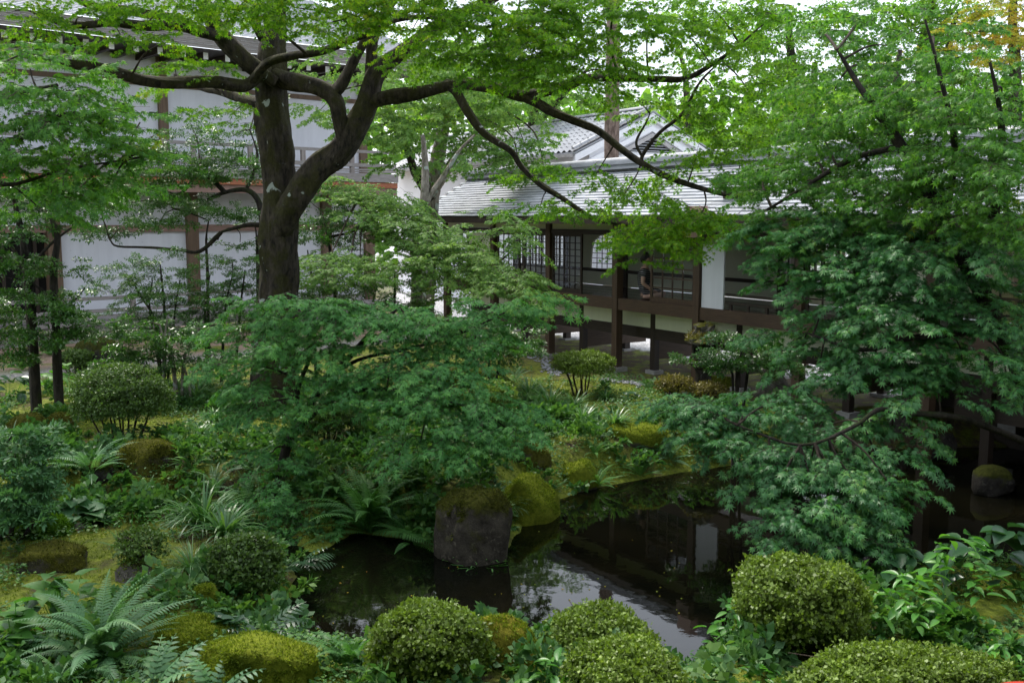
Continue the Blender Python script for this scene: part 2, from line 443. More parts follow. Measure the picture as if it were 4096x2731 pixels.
def height(x, y):
    x = np.atleast_1d(np.asarray(x, float)); y = np.atleast_1d(np.asarray(y, float))
    P = np.stack([x, y], 1)
    base = 0.10 * (vnoise(x * 0.55, y * 0.55, 1) - 0.5) + 0.05 * (vnoise(x * 1.9, y * 1.9, 2) - 0.5)
    base = base * np.clip((17 - y) / 4, 0.15, 1)
    base = base - 0.10 * np.clip((9 - y) / 2, 0, 1)
    d = np.full(len(x), 50.0)
    near = (y > 4) & (y < 18)
    if near.any(): d[near] = water_sd(P[near])
    k = np.clip(1 - d / 0.75, 0, 1); k = k * k * (3 - 2 * k)
    h = base + (WATER_Z + 0.02 - base) * k
    return np.where(d < 0, WATER_Z - np.clip(-d * 1.2, 0.0, 0.6), h)
def hz(x, y): return float(height(x, y)[0])
def ground(px, py):
    """the place on the ground that the picture shows at (px, py)."""
    z = 0.0
    for _ in range(6):
        p = gz(px, py, z); z = 0.5 * z + 0.5 * hz(p[0], p[1])
    return np.array((p[0], p[1], hz(p[0], p[1])))

CF = Frame((-2.4, 26.07), (0.5336, -0.8457))     # line of the raised corridor's near posts
lu = norm((1.0, 0.873))
LF = Frame((-13.0, 32.5 - 0.873 * 13.0), lu)      # line of the main hall's veranda edge

xs = np.unique(np.concatenate([np.linspace(-300, -14, 14), np.arange(-14, 9.5, 0.11), np.linspace(9.5, 300, 14)]))
ys = np.unique(np.concatenate([np.linspace(-60, 3.5, 8), np.arange(3.5, 17, 0.09), np.arange(17, 34, 0.3), np.linspace(34, 600, 14)]))
GX, GY = np.meshgrid(xs, ys)
gh = height(GX.ravel(), GY.ravel())
V = np.stack([GX.ravel(), GY.ravel(), gh], 1)
nx, ny = len(xs), len(ys)
ii = (np.arange(ny - 1)[:, None] * nx + np.arange(nx - 1)[None, :]).ravel()
F = np.stack([ii, ii + 1, ii + 1 + nx, ii + nx], 1)
me = np_mesh("ground", V, F)
# what lies where: 0 moss and soil, 1 grey gravel, 2 sandy path
cd = (V[:, :2] - CF.o[:2]) @ CF.n[:2]; cs = (V[:, :2] - CF.o[:2]) @ CF.u[:2]
ld = (V[:, :2] - LF.o[:2]) @ LF.n[:2]
gravel = np.clip((cd - 2.35) / 0.05, 0, 1)
sandy = np.clip((ld + 4.2 + 1.0 * (vnoise(V[:, 0] * 0.6, V[:, 1] * 0.6, 5) - 0.5)) / 0.5, 0, 1) * (cd < 1.0)
grav2 = np.clip(1 - np.abs(ld + 4.4) / 0.9, 0, 1) * (cd < 0)
bare = np.clip((cd + 0.9) / 0.6, 0, 1) * (cd < 2.4)
for nm, arr in (("gravel", gravel), ("sandy", sandy), ("bare", bare), ("grit", grav2)):
    at_ = me.attributes.new(nm, 'FLOAT', 'POINT'); at_.data.foreach_set("value", arr.astype(np.float32))
m, nt, out = mk("ground")
def attr(n_):
    a = nt.nodes.new("ShaderNodeAttribute"); a.attribute_name = n_; return a.outputs["Fac"]
mossc = ramp(nt, noise(nt, 9, 6, 0.7), [(0.3, (0.045,0.060,0.009)), (0.5, (0.125,0.155,0.017)), (0.7, (0.23,0.26,0.03))])
soil = ramp(nt, noise(nt, 30, 6, 0.7), [(0.3, (0.022,0.016,0.010)), (0.7, (0.085,0.060,0.040))])
mf = ramp(nt, noise(nt, 1.6, 6, 0.65), [(0.36, (0,0,0)), (0.5, (1,1,1))])
c = mixc(nt, mf, soil, mossc)
bf = math_(nt, 'MULTIPLY', attr("bare"), ramp(nt, noise(nt, 2.6, 5, 0.65), [(0.45, (1,1,1)), (0.58, (0.1,0.1,0.1))]))
c = mixc(nt, bf, c, ramp(nt, noise(nt, 45, 5, 0.7), [(0.3, (0.03,0.022,0.015)), (0.7, (0.12,0.085,0.06))]))
vor = nt.nodes.new("ShaderNodeTexVoronoi"); vor.inputs["Scale"].default_value = 28
g = nt.nodes.new("ShaderNodeNewGeometry"); nt.links.new(g.outputs["Position"], vor.inputs["Vector"])
sepc = nt.nodes.new("ShaderNodeSeparateColor"); nt.links.new(vor.outputs["Color"], sepc.inputs[0])
sand = ramp(nt, noise(nt, 14, 6, 0.7), [(0.3, (0.20,0.13,0.095)), (0.7, (0.36,0.26,0.205))])
sf = math_(nt, 'MULTIPLY', attr("sandy"), ramp(nt, noise(nt, 1.1, 5, 0.6), [(0.38, (0.0,0.0,0.0)), (0.55, (1,1,1))]))
c = mixc(nt, sf, c, sand)
grit = ramp(nt, sepc.outputs[0], [(0.0, (0.13,0.12,0.12)), (0.6, (0.30,0.28,0.27)), (1.0, (0.46,0.43,0.41))])
c = mixc(nt, attr("grit"), c, grit)
grav = ramp(nt, sepc.outputs[0], [(0.0, (0.20,0.20,0.215)), (0.6, (0.42,0.42,0.44)), (1.0, (0.62,0.62,0.64))])
c = mixc(nt, attr("gravel"), c, grav)
bh = math_(nt, 'ADD', noise(nt, 60, 5, 0.75), math_(nt, 'MULTIPLY', vor.outputs["Distance"], 0.8))
bsdf(nt, out, c, 0.9, 0.2, bump(nt, bh, 0.8, 0.02))
M["ground"] = m
put("ground", me, M["ground"], kind="structure", label="mossy garden ground with sandy and gravel stretches")

# water sheet: pond and the narrow stream that feeds it
mb = MB(); mb.add([(-14, 6.2, WATER_Z), (14, 6.2, WATER_Z), (14, 16, WATER_Z), (-14, 16, WATER_Z)], [(0, 1, 2, 3)])
put("pond_water", mb.mesh("pond_water"), M["water"], kind="structure", label="dark still pond water reflecting sky and roof")

def pebbles(name, pxs, n, rad, label):
    rng = np.random.default_rng(5)
    P = np.array([ground(a, b) for a, b in pxs])
    Vs, Fs = [], []
    oct_v = np.array([(1,0,0),(0.5,0.87,0),(-0.5,0.87,0),(-1,0,0),(-0.5,-0.87,0),(0.5,-0.87,0),(0,0,0.6),(0,0,-0.5)])
    oct_f = [(0,1,6),(1,2,6),(2,3,6),(3,4,6),(4,5,6),(5,0,6),(1,0,7),(2,1,7),(3,2,7),(4,3,7),(5,4,7),(0,5,7)]
    for k in range(n):
        i = rng.integers(len(P) - 1); t = rng.random()
        c = P[i] * (1 - t) + P[i + 1] * t + np.array((rng.normal(0, rad), rng.normal(0, rad), 0))
        c[2] = hz(c[0], c[1]) + 0.012
        s = rng.uniform(0.02, 0.045)
        Vs.append(c + (oct_v * s * rng.uniform(0.7, 1.2, 3)) @ rotz(rng.random() * 6.3).T); Fs.append(np.array(oct_f) + 8 * k)
    put(name, np_mesh(name, np.concatenate(Vs), np.concatenate(Fs), smooth=False), M["pebble"], kind="stuff", label=label)
pebbles("pebbles", [(2420,1520),(2560,1535),(2650,1555),(2720,1580)], 420, 0.09, "strip of small dark grey pebbles edging the moss by the corridor")
pebbles("pebbles", [(2130,1420),(2200,1470),(2230,1500)], 160, 0.09, "patch of dark pebbles beside the left corridor post")

M["plaster_band_lit"] = mat_plaster("plaster_band_lit", (0.74, 0.76, 0.58))  # brighter than the cream plaster: ground bounce light put into the colour
# ---------------------------------------------------------------- raised corridor with shingle roof
cor = thing("raised_corridor", CF.p(8, 1.0, 0), "raised wooden corridor on posts with pale shingle roof and lattice windows", "building")
FZ, LZ, TOPZ = 1.42, 2.62, 2.86
s_a, s_b, s_c = CF.hit(2201, 1150)[0], CF.hit(2470, 1150)[0], CF.hit(2796, 1150)[0]
STEP = (s_c - s_a) / 2
posts = [s_a - 2 * STEP, s_a - STEP, s_a, s_b, s_c] + [s_c + STEP * k for k in range(1, 6)]
S0, S1 = posts[0] - 0.4, posts[-1] + 0.3
def bot(s, d):
    p = CF.p(s, d, 0); return min(0.0, hz(p[0], p[1]))
for s in posts:
    zb = bot(s, 0)
    zb = zb + 0.03 if zb > -0.3 else zb - 0.1
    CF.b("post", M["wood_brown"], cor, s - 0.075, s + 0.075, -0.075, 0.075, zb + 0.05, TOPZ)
    CF.b("base_stone", M["stone"], cor, s - 0.15, s + 0.15, -0.15, 0.15, zb - 0.25, zb + 0.06)
    zc = bot(s + 0.62, 0.42)
    CF.b("strut", M["wood_dark"], cor, s + 0.56, s + 0.69, 0.36, 0.48, zc + 0.05, 1.2)
    CF.b("base_stone", M["stone"], cor, s + 0.50, s + 0.75, 0.30, 0.54, zc - 0.25, zc + 0.07)
    CF.b("cross_panel", M["wood_brown_h"], cor, s + 0.60, s + 0.64, 0.49, 2.1, 0.27, 0.95)
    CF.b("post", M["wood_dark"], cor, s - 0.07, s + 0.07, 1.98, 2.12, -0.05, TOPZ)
    CF.b("base_stone", M["stone"], cor, s - 0.14, s + 0.14, 1.9, 2.2, -0.2, 0.05)
for a, b in zip(posts[:-1], posts[1:]):
    CF.b("floor_beam", M["wood_brown_h"], cor, a + 0.077, b - 0.077, -0.05, 0.07, 1.20, FZ)
    CF.b("lintel", M["wood_dark_h"], cor, a + 0.077, b - 0.077, -0.045, 0.06, LZ, LZ + 0.09)
    CF.b("plaster_panel", M["plaster_cream"], cor, a + 0.077, b - 0.077, -0.01, 0.03, LZ + 0.092, TOPZ + 0.1)
    CF.b("plaster_panel", M["plaster_band_lit"], cor, a + 0.69, b + 0.56, 0.37, 0.41, 0.87, 1.195)
    CF.b("skirt_or_shade_board", M["wood_dark_h"], cor, a + 0.69, b + 0.56, 0.365, 0.45, 0.66, 0.868)
    # far wall: dado, head wall
    CF.b("plaster_panel", M["plaster_cream"], cor, a + 0.072, b - 0.072, 2.03, 2.07, FZ, FZ + 0.30)
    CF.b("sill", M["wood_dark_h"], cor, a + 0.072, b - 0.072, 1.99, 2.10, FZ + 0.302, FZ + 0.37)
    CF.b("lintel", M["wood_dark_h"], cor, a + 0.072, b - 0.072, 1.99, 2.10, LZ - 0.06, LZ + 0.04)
    CF.b("plaster_panel", M["plaster_cream"], cor, a + 0.072, b - 0.072, 2.03, 2.07, LZ + 0.042, TOPZ + 0.1)
for k in range(8):
    CF.b("floor_board", M["floor_polish"], cor, S0, S1, 0.072 + k * 0.238, 0.072 + k * 0.238 + 0.234, FZ - 0.045, FZ - 0.005 + 0.002 * (k % 2))
CF.b("ceiling", M["wood_dark"], cor, S0, S1, -0.60, 2.7, TOPZ + 0.105, TOPZ + 0.13)

def sash(s0, s1, d, z0, z1, cols, rows, bar, mat, glass="glass", name="window_sash", rail=0.05):
    fr = MB()
    CF.box(fr, s0, s0 + rail, d - 0.018, d + 0.018, z0, z1); CF.box(fr, s1 - rail, s1, d - 0.018, d + 0.018, z0, z1)
    CF.box(fr, s0 + rail, s1 - rail, d - 0.016, d + 0.016, z0, z0 + 0.09); CF.box(fr, s0 + rail, s1 - rail, d - 0.016, d + 0.016, z1 - 0.05, z1)
    f = put(name, fr.mesh(name), mat, cor)
    a, b, c0, c1 = s0 + rail, s1 - rail, z0 + 0.09, z1 - 0.05
    for i in range(1, cols):
        x = a + (b - a) * i / cols; CF.b("glazing_bar", mat, f, x - bar, x + bar, d - 0.012, d + 0.012, c0, c1)
    for j in range(1, rows):
        z = c0 + (c1 - c0) * j / rows; CF.b("glazing_bar", mat, f, a, b, d - 0.0105, d + 0.0105, z - bar, z + bar)
    if glass:
        for i in range(cols):
            for j in range(rows):
                x0, x1 = a + (b - a) * i / cols + bar, a + (b - a) * (i + 1) / cols - bar
                y0, y1 = c0 + (c1 - c0) * j / rows + bar, c0 + (c1 - c0) * (j + 1) / rows - bar
                CF.b("pane", M[glass], f, x0, x1, d - 0.003, d + 0.003, y0, y1)
    return f
# near-side sashes, bay by bay
p = posts
sash(p[2] + 0.08, p[2] + 0.08 + 1.05, 0.0, FZ + 0.003, LZ - 0.003, 5, 8, 0.008, M["wood_dark"])
sash(p[1] + 1.25, p[2] - 0.085, 0.0, FZ + 0.003, LZ - 0.003, 4, 8, 0.008, M["wood_dark"])
sash(p[1] + 0.10, p[1] + 1.05, 0.03, FZ + 0.003, LZ - 0.003, 4, 8, 0.008, M["wood_dark"])
sash(p[0] + 0.10, p[0] + 1.05, 0.0, FZ + 0.003, LZ - 0.003, 4, 8, 0.008, M["wood_dark"])
sash(p[3] + 0.98, p[4] - 0.09, 0.0, FZ + 0.003, LZ - 0.003, 4, 6, 0.011, M["wood_brown"])
sash(p[5] + 0.10, p[5] + 1.0, 0.0, FZ + 0.003, LZ - 0.003, 3, 5, 0.011, M["wood_dark"])
sash(p[6] + 0.4, p[6] + 1.5, 0.0, FZ + 0.003, LZ - 0.003, 4, 5, 0.011, M["wood_dark"])
sash(p[7] + 0.2, p[7] + 1.3, 0.0, FZ + 0.003, LZ - 0.003, 4, 5, 0.011, M["wood_dark"])
CF.b("white_panel", M["plaster"], cor, p[4] + 0.10, p[4] + 0.62, -0.03, 0.0, FZ - 0.12, LZ - 0.12)
CF.b("plaster_panel", M["plaster_cream"], cor, p[5] + 1.05, p[6] - 0.08, 0.0, 0.04, FZ + 0.02, LZ - 0.02)
CF.b("plaster_panel", M["plaster_cream"], cor, p[0] + 1.08, p[1] - 0.08, 0.0, 0.04, FZ + 0.02, LZ - 0.02)
# guard rails of the open bay
for z in (1.52, 1.66):
    CF.b("guard_rail", M["wood_dark"], cor, p[4] + 0.66, p[5] - 0.08, -0.02, 0.02, z, z + 0.035)
for k in range(4):
    CF.b("guard_post", M["wood_dark"], cor, p[4] + 0.75 + k * 0.4, p[4] + 0.80 + k * 0.4, -0.018, 0.018, FZ, 1.519)
# far wall fillings: plaster with bell-shaped window, barred openings
def bell_bay(a, b, c, w, z0, z1):
    hw = w / 2
    prof = [(-hw, z0), (-hw * 0.93, z0 + (z1 - z0) * 0.55), (-hw * 0.78, z0 + (z1 - z0) * 0.78), (-hw * 0.42, z0 + (z1 - z0) * 0.93), (0, z1),
            (hw * 0.42, z0 + (z1 - z0) * 0.93), (hw * 0.78, z0 + (z1 - z0) * 0.78), (hw * 0.93, z0 + (z1 - z0) * 0.55), (hw, z0)]
    mb = MB(); topz = LZ - 0.062
    vs, fs = [], []
    outer = [(a, z0)] + [(a, z0 + (z1 - z0) * 0.55), (a, topz), (c - hw * 0.42, topz), (c, topz), (c + hw * 0.42, topz), (b, topz), (b, z0 + (z1 - z0) * 0.55), (b, z0)]
    for d in (2.03, 2.07):
        for (x, z) in prof: vs.append(CF.p(c + x, d, z))
        for (x, z) in outer: vs.append(CF.p(x, d, z))
    for i in range(8):
        fs.append((i, i + 1, 9 + i + 1, 9 + i)); fs.append((18 + i + 1, 18 + i, 27 + i, 27 + i + 1)); fs.append((i + 1, i, 18 + i, 18 + i + 1))
    mb.add(vs, fs)
    wall = put("plaster_panel", mb.mesh("bell_wall"), M["plaster_cream"], cor)
    CF.b("window_paper", M["paper"], cor, c - hw - 0.02, c + hw + 0.02, 2.085, 2.09, z0 + 0.005, z1 + 0.02)
    for i in range(1, 6):
        x = c - hw + w * i / 6; CF.b("glazing_bar", M["wood_dark"], wall, x - 0.008, x + 0.008, 2.071, 2.083, z0, z1)
    for j in range(1, 7):
        z = z0 + (z1 - z0) * j / 7; CF.b("glazing_bar", M["wood_dark"], wall, c - hw, c + hw, 2.072, 2.082, z - 0.008, z + 0.008)
def barred_bay(a, b, n):
    for i in range(n):
        x = a + (b - a) * (i + 0.5) / n
        CF.b("window_bar", M["wood_dark"], cor, x - 0.017, x + 0.017, 2.03, 2.07, FZ + 0.37, LZ - 0.06)
    for z in (FZ + 0.50, FZ + 0.56, FZ + 1.0):
        CF.b("window_bar", M["wood_dark"], cor, a, b, 2.04, 2.06, z, z + 0.02)
s_bell = CF.hit(2425, 1050, 2.05)[0]
for i in range(len(p) - 1):
    if p[i] < s_bell <= p[i + 1]:
        bell_bay(p[i] + 0.072, p[i + 1] - 0.072, min(max(s_bell, p[i] + 0.68), p[i + 1] - 0.68), 1.15, FZ + 0.372, FZ + 0.372 + 0.80)
    elif i not in (0, 4):
        CF.b("plaster_panel", M["plaster_cream"], cor, p[i] + 0.072, p[i + 1] - 0.072, 2.03, 2.07, FZ + 0.372, LZ - 0.062)
    else:
        barred_bay(p[i] + 0.072, p[i + 1] - 0.072, 14)

CF.b("skirt_or_shade_board", M["wood_dark_h"], cor, p[5] + 0.3, S1, 2.13, 2.17, -0.9, 1.3)  # added dark boards that block light from behind and keep the underside dark
CF.b("skirt_or_shade_board", M["wood_dark_h"], cor, p[6] + 0.1, S1, 0.46, 0.50, 0.25, 0.715)
# roof: rafters, fascia, shingle courses, ridge
RIDGE_D, EAVE_D, EAVE_Z = 1.04, -0.66, 2.97
RIDGE_Z = CF.hit(2600, 668, RIDGE_D)[1]
SL = (RIDGE_Z - EAVE_Z) / (RIDGE_D - EAVE_D)
k = 0
s = S0 + 0.2
while s < S1:
    mb = MB()
    c = []
    for dz in (-0.10, -0.03):
        for (ss, dd) in ((s, EAVE_D + 0.05), (s + 0.06, EAVE_D + 0.05), (s + 0.06, 0.35), (s, 0.35)):
            c.append(CF.p(ss, dd, EAVE_Z + dz - 0.03 + (0.10 if dd > 0 else 0.0)))
    mb.hexa(c)
    put("rafter", mb.mesh("rafter"), M["wood_dark"], cor)
    s += 0.46
CF.b("eave_board", M["wood_dark_h"], cor, S0 - 0.3, S1 + 0.3, EAVE_D + 0.0, EAVE_D + 0.045, EAVE_Z - 0.14, EAVE_Z - 0.025)
mb = MB()
mb.add([CF.p(S0 - 0.3, EAVE_D, EAVE_Z - 0.02), CF.p(S1 + 0.3, EAVE_D, EAVE_Z - 0.02), CF.p(S1 + 0.3, RIDGE_D, RIDGE_Z - 0.02), CF.p(S0 - 0.3, RIDGE_D, RIDGE_Z - 0.02),
        CF.p(S0 - 0.3, 2 * RIDGE_D - EAVE_D, EAVE_Z - 0.02), CF.p(S1 + 0.3, 2 * RIDGE_D - EAVE_D, EAVE_Z - 0.02)], [(0, 1, 2, 3), (3, 2, 5, 4)])
roof = put("roof", mb.mesh("roof_deck"), M["wood_dark"], cor)
NR = 17
cw = 0.46
def shingle_mesh(w, run, rise, th):
    # local: x along the eave, y up the slope (away), z up
    mb = MB()
    c = [(0.002, 0, 0.012), (w - 0.002, 0, 0.012), (w - 0.002, run, rise + 0.002), (0.002, run, rise + 0.002),
         (0.002, 0, 0.012 + th), (w - 0.002, 0, 0.012 + th), (w - 0.002, run, rise + 0.006), (0.002, run, rise + 0.006)]
    mb.hexa(c); return mb.mesh("shingle")
run = (RIDGE_D - EAVE_D) / NR
sm = shingle_mesh(cw, run * 1.15, run * 1.15 * SL, 0.020); sm.materials.append(M["shingle"])
ang = math.atan2(CF.u[1], CF.u[0])
slots = []
for r in range(NR):
    s = S0 - 0.3 + (0.5 * cw if r % 2 else 0.0)
    while s < S1 + 0.3 - cw:
        q = CF.p(s + cw / 2, EAVE_D + run * r, EAVE_Z + run * r * SL)
        scr = 2048 + FPX * q[0] / q[1]
        slots.append((0 if 1750 < scr < 2900 else 1, -q[1] if False else q[1], s, r)); s += cw
slots.sort()
rest = MB(); rest_r = []
rg = random.Random(3)
for k, (a_, b_, s, r) in enumerate(slots):
    base = CF.p(s, EAVE_D + run * r, EAVE_Z + run * r * SL + rg.uniform(-0.003, 0.003))
    if k < 300 and a_ == 0:
        place("shingle", sm, roof, base, (0, 0, ang + rg.uniform(-0.004, 0.004)))
    else:
        R = rotz(ang); vs = [base + R @ np.array(v.co) for v in sm.vertices]
        rest.add(vs, [tuple(pl.vertices) for pl in sm.polygons]); rest_r += [rg.random()] * 6
me = rest.mesh("shingles_rest")
a_ = me.attributes.new("rnd", 'FLOAT', 'FACE'); a_.data.foreach_set("value", np.array(rest_r, np.float32))
put("shingle_courses", me, M["shingle"], roof, kind="stuff")
# far slope, plain courses
mb = MB()
for r in range(NR):
    d0 = 2 * RIDGE_D - EAVE_D - run * r; d1 = d0 - run * 1.1
    z0 = EAVE_Z + run * r * SL; z1 = z0 + run * 1.1 * SL
    mb.add([CF.p(S0 - 0.3, d0, z0 + 0.03), CF.p(S1 + 0.3, d0, z0 + 0.03), CF.p(S1 + 0.3, d1, z1 + 0.006), CF.p(S0 - 0.3, d1, z1 + 0.006)], [(3, 2, 1, 0)])
put("shingle_courses", mb.mesh("far_courses"), M["shingle"], roof, kind="stuff")
for i, (w, z0, z1) in enumerate(((0.24, 0.0, 0.045), (0.20, 0.05, 0.09), (0.23, 0.095, 0.13), (0.18, 0.135, 0.17))):
    CF.b("ridge_course", M["tile"], roof, S0 - 0.32, S1 + 0.32, RIDGE_D - w, RIDGE_D + w, RIDGE_Z - 0.02 + z0, RIDGE_Z - 0.02 + z1)
def half_round(length, r, n=8):
    mb = MB(); vs = []
    for x in (0, length):
        for k in range(n + 1):
            a = math.pi * k / n; vs.append((x, -math.cos(a) * r, math.sin(a) * r))
    fs = [(k, k + 1, n + 2 + k, n + 1 + k) for k in range(n)] + [tuple(range(n, -1, -1)), tuple(range(n + 1, 2 * n + 2))]
    mb.add(vs, fs); return mb.mesh("half_round")
hr = half_round(0.296, 0.085); hr.materials.append(M["tile"])
s = S0 - 0.3
while s < S1:
    place("ridge_tile", hr, roof, CF.p(s, RIDGE_D, RIDGE_Z + 0.150), (0, 0, ang)); s += 0.30
# copper gutter end and dark hood that break the roof line on the right
sc_ = CF.hit(2800, 850, -0.6)[0]
CF.b("copper_flashing", M["copper"], roof, sc_ - 0.10, sc_ + 0.24, -0.82, -0.66, EAVE_Z - 0.16, EAVE_Z + 0.16)
CF.b("copper_flashing", M["wood_mid"], roof, sc_ - 0.16, sc_ + 0.16, -0.80, -0.68, EAVE_Z - 0.34, EAVE_Z - 0.165)
sh_ = CF.hit(2960, 760, -0.1)[0]
mb = MB(); zh = EAVE_Z + 0.55 * SL + 0.12
CF.box(mb, sh_ - 0.35, sh_ + 0.55, -0.32, 0.12, zh, zh + 0.035); CF.box(mb, sh_ - 0.28, sh_ + 0.48, -0.2, 0.3, zh - 0.2, zh - 0.002)
put("roof_hood", mb.mesh("roof_hood"), M["wood_dark"], roof)

# ---------------------------------------------------------------- two-storey main hall on the left
hall = thing("main_hall", LF.p(8, 1.0, 0), "two-storey temple hall with white plaster walls, balconies and deep eaves", "building")
WALL = 1.25
sL, sR = -3.0, LF.hit(1470, 700, WALL)[0]
def hallx(px, py, d=0.0): return LF.hit(px, py, d)
z_up_rail = hallx(650, 560)[1]; z_up_deck = hallx(650, 690)[1]; z_raf = hallx(650, 205, -0.15)[1]; z_fas = hallx(650, 150, -0.5)[1]
z_beam = hallx(400, 915, WALL)[1]; z_rail = hallx(250, 1194)[1]; z_base = hallx(300, 1350)[1]
# walls
post_s = [hallx(215, 1000, WALL)[0], hallx(770, 1000, WALL)[0], hallx(1305, 1000, WALL)[0]]
ps = [post_s[0] - (post_s[1] - post_s[0]) * 1.05] + post_s + [sR]
LF.b("plinth", M["stone_pale"], hall, sL, sR + 0.2, 0.0, 0.35, -0.15, 0.10)
LF.b("veranda_floor", M["wood_grey"], hall, sL, sR + 0.2, -0.05, WALL, 0.42, 0.47)
for a, b in zip(ps[:-1], ps[1:]):
    if a == ps[0]:
        LF.b("doorway_shade_sheet", M["void_shade"], hall, a, b, WALL + 0.3, WALL + 0.35, 0.2, z_beam)
        for k in range(5):
            x = a + (b - a) * (k + 0.5) / 5
            LF.b("door_rail", M["wood_dark"], hall, x - 0.04, x + 0.04, WALL + 0.2, WALL + 0.25, 0.48, z_beam - 0.1)
    else:
        LF.b("wall_panel", M["plaster"], hall, a, b, WALL + 0.05, WALL + 0.25, 0.10, z_beam - 0.09)
    LF.b("wall_panel", M["plaster"], hall, a, b, WALL + 0.05, WALL + 0.25, z_beam + 0.09, z_up_deck - 0.05)
    LF.b("tie_beam", M["wood_roseate"], hall, a + 0.16, b - 0.16, WALL - 0.05, WALL + 0.3, z_beam - 0.088, z_beam + 0.088)
for s in ps:
    LF.b("post", M["wood_mid"], hall, s - 0.155, s + 0.155, WALL - 0.10, WALL + 0.2, 0.10, z_up_deck - 0.3)
up_posts = [hallx(-60, 500, WALL)[0], hallx(652, 450, WALL)[0], hallx(1452, 600, WALL)[0]]
LF.b("wall_panel", M["plaster"], hall, sL, sR, WALL + 0.05, WALL + 0.25, z_up_deck, z_raf + 0.4)
for s in up_posts:
    LF.b("post", M["wood_mid"], hall, s - 0.12, s + 0.12, WALL - 0.06, WALL + 0.2, z_up_deck, z_raf + 0.3)
z_t = hallx(500, 325, WALL)[1]
LF.b("tie_beam", M["wood_mid"], hall, sL, sR, WALL - 0.02, WALL + 0.1, z_t - 0.06, z_t + 0.06)
LF.b("end_wall", M["plaster"], hall, sR - 0.12, sR, WALL + 0.26, WALL + 5.0, 0.1, z_raf + 0.4)
# balcony
LF.b("balcony_deck", M["wood_grey"], hall, sL, sR + 0.2, -0.02, WALL, z_up_deck - 0.06, z_up_deck)
LF.b("balcony_edge", M["wood_grey"], hall, sL, sR + 0.2, -0.08, -0.022, z_up_deck - 0.10, z_up_deck + 0.14)
LF.b("red_beam", M["wood_red"], hall, sL, sR + 0.2, -0.04, 0.12, z_up_deck - 0.26, z_up_deck - 0.11)
LF.b("balcony_beam", M["wood_roseate"], hall, sL, sR + 0.2, 0.02, 0.2, z_up_deck - 0.47, z_up_deck - 0.262)
s = sL + 0.2
while s < sR:
    LF.b("joist", M["wood_dark"], hall, s, s + 0.12, 0.21, WALL + 0.04, z_up_deck - 0.30, z_up_deck - 0.065); s += 0.95
def railing(z_top, z_bot, s0, s1, spacing, rails):
    for (z, h, dd) in rails:
        LF.b("rail", M["wood_grey"], hall, s0, s1, -0.03 - dd, 0.03 + dd, z - h, z)
    s = s0 + 0.3
    while s < s1:
        LF.b("rail_post", M["wood_grey_v"], hall, s - 0.06, s + 0.06, -0.045, 0.045, z_bot, z_top - 0.082); s += spacing
railing(z_up_rail, z_up_deck + 0.14, sL, sR + 0.15, 1.55,
        [(z_up_rail, 0.08, 0.01), (z_up_deck + 0.42, 0.10, 0.022), (z_up_deck + 0.27, 0.05, -0.005), (z_up_deck + 0.20, 0.03, -0.005)])
# lower veranda railing and skirting slats
railing(z_rail, 0.47, sL, sR - 1.0, 1.9, [(z_rail, 0.085, 0.012), (z_rail - 0.30, 0.09, 0.024), (z_rail - 0.44, 0.04, -0.005)])
for z0, z1, dd in ((0.11, 0.20, 0.02), (0.215, 0.30, 0.035), (0.315, 0.37, 0.02), (0.385, 0.47, 0.05)):
    LF.b("veranda_edge_board", M["wood_grey"], hall, sL, sR - 1.0, -0.05 - dd, -0.052, z0, z1)
# upper eaves: rafters with white painted ends, layered fascia, roof courses
s = sL
rs0 = hallx(344, 181, -0.15)[0]; rs1 = hallx(823, 237, -0.15)[0]; rstep = (rs1 - rs0) / 5
s = rs0 - rstep * math.floor((rs0 - sL) / rstep)
while s < sR + 0.5:
    r_ = LF.b("rafter", M["wood_dark"], hall, s - 0.06, s + 0.06, -0.15, WALL + 0.04, z_raf - 0.07, z_raf + 0.07)
    LF.b("rafter_end", M["white_paint"], r_, s - 0.062, s + 0.062, -0.162, -0.151, z_raf - 0.085, z_raf + 0.075)
    s += rstep
LF.b("eave_soffit", M["wood_dark_h"], hall, sL, sR + 0.8, -0.55, WALL + 0.3, z_raf + 0.075, z_raf + 0.11)
for k in range(4):
    LF.b("fascia_board", M["wood_grey"], hall, sL, sR + 0.8, -0.62 - 0.05 * k, -0.54 - 0.05 * k, z_fas - 0.14 + 0.085 * k, z_fas - 0.062 + 0.085 * k)
mb = MB(); rd = []
zr = z_fas + 0.20
for r in range(40):
    d0 = -0.85 + 0.17 * r; d1 = d0 + 0.185; z0 = zr + 0.40 * 0.17 * r; z1 = z0 + 0.40 * 0.185
    c = [LF.p(sL, d0, z0), LF.p(sR + 1.0, d0, z0), LF.p(sR + 1.0, d1, z1 - 0.02), LF.p(sL, d1, z1 - 0.02),
         LF.p(sL, d0, z0 + 0.025), LF.p(sR + 1.0, d0, z0 + 0.025), LF.p(sR + 1.0, d1, z1), LF.p(sL, d1, z1)]
    mb.hexa(c)
put("roof_courses", mb.mesh("roof_courses"), M["shingle"], hall, kind="stuff")

